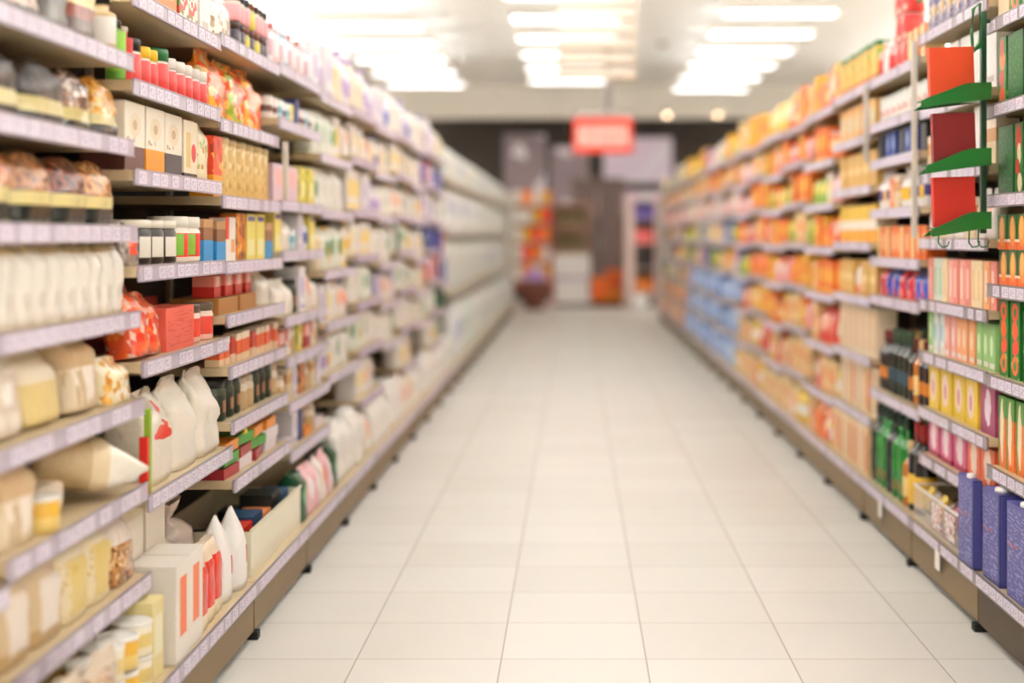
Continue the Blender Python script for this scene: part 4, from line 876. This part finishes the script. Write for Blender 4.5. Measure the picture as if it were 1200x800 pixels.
# white counter with plants
t = empty('white_counter', (-.05, 29.4, 0))
MB().box(-.33, .33, -.3, .3, .06, .5).box(-.35, .35, -.32, .32, .58, .98).build('cabinet', mat('counter_white', '#efecea', rough=.35), t, .01)
MB().box(-.35, .35, -.28, .28, .5, .58).build('recess', mat('counter_lilac', '#cfc4d0', rough=.5), t)
MB().box(-.35, .35, .26, .3, .98, 1.95).box(-.35, -.32, -.1, .26, .98, 1.95).box(.32, .35, -.1, .26, .98, 1.95).box(-.32, .32, -.1, .26, 1.45, 1.47).box(-.32, .32, -.1, .26, 1.9, 1.95).build('back_shelf', mat('counter_tan', '#c9a994', rough=.5), t)
MB().box(-.34, .34, -.28, .28, 0, .06).build('plinth', dark_m, t)
tag(t, 'white counter with tan shelf back at the far end', 'counter')
rr = random.Random(3)
for k in range(6):
    x = -.05 + (-.19 + .19 * (k % 3)); z = .981 if k < 3 else 1.471
    t = empty('potted_plant', (x, 29.48, z)); link('pot', revolve('pot', [(.05, 0), (.065, .1), (.06, .1)]), mat('pot_cream', '#d9c7a8', rough=.6), t)
    lf = MB()
    for q in range(26):
        a = rr.random() * 6.28; r = rr.uniform(.02, .055); zz = rr.uniform(.12, .36); ax = Vector((math.cos(a), math.sin(a), 0)); c = ax * r + Vector((0, 0, zz)); n = Vector((-ax.y, ax.x, 0)) * .025
        lf.add([c - ax * .02, c + n, c + ax * .03 + Vector((0, 0, .03)), c - n], [(0, 1, 2, 3)])
        lf.tube([(0, 0, .09), c], .003, 4)
    lf.build('leaves', mat('plant_green', ('#8fa86a'), rough=.6), t)
    tag(t, f'small leafy potted plant, {nth[k%3]} on the {"lower" if k<3 else "upper"} shelf of the counter', 'plant', 'plants on the white counter')
# dark doorway and grey-mauve posters on the far wall
t = empty('double_door', (.5, 32.9, 0))
for x0 in (-.5, .0):
    lf = MB().box(x0 + .01, x0 + .49, -.03, .03, .02, 2.5).build('door_leaf', mat('door_brown', '#83706a', rough=.4), t, .005)
    MB().box(x0 + (.42 if x0 < 0 else .05), x0 + (.45 if x0 < 0 else .08), -.07, -.03, .95, 1.35).build('handle', mat('steel', '#b5b0ac', rough=.3, metal=.8), lf)
MB().box(-.56, -.5, -.05, .06, 0, 2.56).box(.5, .56, -.05, .06, 0, 2.56).box(-.56, .56, -.05, .06, 2.5, 2.56).build('door_frame', mat('door_trim', '#8a7670', rough=.4), t)
t.name = 'door_1'; t['kind'] = 'structure'
for x, z, ww, hh, c, lb in ((-1.05, 1.9, .9, 1.6, '#a39599', 'tall grey-mauve poster on the dark wall above the promotion shelf'), (-.1, 1.95, .8, 1.3, '#a99ba0', 'grey poster on the dark wall between tall poster and sign'),
                            (1.35, 2.45, 1.5, 1.0, '#f0e4f2', 'pale lilac board high on the far wall'), (1.2, 1.75, 1.5, .55, '#f4dfe8', 'pale pink board below the lilac board')):
    t = empty('wall_poster', (x, 32.93, z))
    MB().box(-ww / 2, ww / 2, -.02, .03, 0, hh).build('frame', mat('poster_edge', '#a89ca0', rough=.5), t)
    MB().box(-ww / 2 + .03, ww / 2 - .03, -.024, -.0205, .03, hh - .03).build('sheet', mat('poster_' + c, c, rough=.6, speck=G(3, .4, [c, '#b8acb4' if c[1] < 'a' else '#f2ecf4'], 0, 1)), t)
    tag(t, lb, 'poster')
# orange crates, white framed rack
for k, (x, y, z, c) in enumerate(((.47, 29.3, .09, '#ef8a34'), (.76, 29.3, .09, '#f0a23c'), (.47, 29.3, .242, '#ee7a2c'), (.76, 29.3, .242, '#f09a3a'), (.76, 29.3, .394, '#ec6f2c'), (.47, 29.3, .394, '#ee8a2c'), (.76, 29.3, .546, '#f08a3c'))):
    t = empty('fruit_crate', (x, y, z)); m = mat('crate_' + c, c, rough=.5)
    MB().box(-.14, .14, -.2, .2, 0, .02).box(-.14, .14, -.2, -.185, .02, .07).box(-.14, .14, -.2, -.185, .1, .15).box(-.14, .14, .185, .2, .02, .15).box(-.14, -.125, -.185, .185, .02, .15).box(.125, .14, -.185, .185, .02, .15).build('box', m, t)
    for a in range(2):
        for q in range(3):
            o = link('orange', revolve('orange', [(.012, 0), (.034, .012), (.045, .04), (.034, .07), (.012, .082)], 12), mat('fruit_orange', '#f2962c', rough=.4)); o.location = (x - .062 + a * .124, y - .12 + q * .12, z)
            o.location.z = z + .021; o.scale = (1.28, 1.28, 1.4)
            tag(o, f'orange fruit, {nth[a]} across, {nth[q]} back in the {("lowest inner","lowest outer","second inner","second outer","third outer","topmost inner","topmost outer")[k]} crate', 'fruit', 'fruit in the orange crates')
    tag(t, f'orange crate of fruit, {("lowest inner","lowest outer","second inner","second outer","third outer","topmost inner","topmost outer")[k]} of the far stack', 'crate', 'orange crates at the far end')
o = MB().box(.31, .92, 29.05, 29.55, 0, .088).build('pallet', mat('pallet_dark', '#3a322a', rough=.7), None, .004); tag(o, 'dark pallet under the orange crates', 'pallet')
t = empty('white_rack', (1.24, 28.6, 0))
for x in (-.3, .26): MB().box(x, x + (.16 if x < 0 else .05), -.2, .2, 0, 1.98).build('post', mat('rack_pinkwhite', '#e3cfca', rough=.5), t)
for k in range(4): MB().box(-.14, .26, -.2, .2, .28 + k * .45, .3 + k * .45).build('shelf', mat('rack_pinkwhite', '#e3cfca', rough=.5), t)
MB().box(-.3, .31, .2, .22, 0, 1.98).build('back', mat('rack_back', '#6a4f48', rough=.6), t)
tag(t, 'white framed rack with dark back near the far right shelves', 'rack')
for k, (c, cn) in enumerate((('#d98a2c', 'orange'), ('#3a2a26', 'black'), ('#e07a78', 'pink'), ('#7a6ab0', 'violet'))):
    for j in range(2): loose('gift_box', 'box', f'{cn} box, {nth[j]} along on the {nth[3-k]} shelf of the white rack', 'boxes on the white rack', (1.24 - .04 + j * .18, 28.5, .301 + k * .45), .15, .16, .24, c)
o = loose('laundry_bag', 'bag', 'white bag at the foot of the white rack', None, (1.2, 28.2, 0), .3, .25, .26, '#f0efec', 'bag')

# ================================================================== labels
rows = {}
for it in ITEMS:
    o, key, s, b, i, y, note, grp = it
    rows.setdefault((s, b, i, PROTO[key].desc), []).append(it)
for (s, b, i, desc), its in rows.items():
    K = PROTO[its[0][1]]; sh = shelfname(s, b, i); bn = bayname(s, b)
    cols = {}
    for it in sorted(its, key=lambda t: t[5]):
        y = it[5]; k = next((q for q in cols if abs(q - y) < .03), y)
        cols.setdefault(k, []).append(it)
    for q, k in enumerate(cols):
        c = cols[k]
        for it in c:
            o = it[0]; pos = ''
            if len(c) > 1:
                x = abs(o.location.x); xs = sorted({round(abs(t[0].location.x), 1) for t in c})
                dx = max(abs(t[0].location.x) for t in c) - min(abs(t[0].location.x) for t in c)
                zs = sorted(t[0].location.z for t in c if abs(abs(t[0].location.x) - x) < .06)
                if dx > .06: pos += 'rear ' if x > min(abs(t[0].location.x) for t in c) + .06 else 'front '
                if len(zs) > 1: pos += ('lower ', 'upper ')[int(o.location.z > zs[0] + .01)] if len(zs) == 2 else ('lowest ', 'middle ', 'topmost ')[min(2, sum(z < o.location.z - .01 for z in zs))]
            if len(cols) == 1: lab = f'{pos}{desc} on the {sh}, {bn}'
            else: lab = f'{pos}{desc}, {nth[q]} from near end, {sh}, {bn}'
            if len(lab.replace('-', ' ').split()) > 16: lab = lab.replace('from near end', 'along')
            tag(o, lab, K.cat, f'{K.name.replace("_", " ")}s on the {sh} of the {bn}')
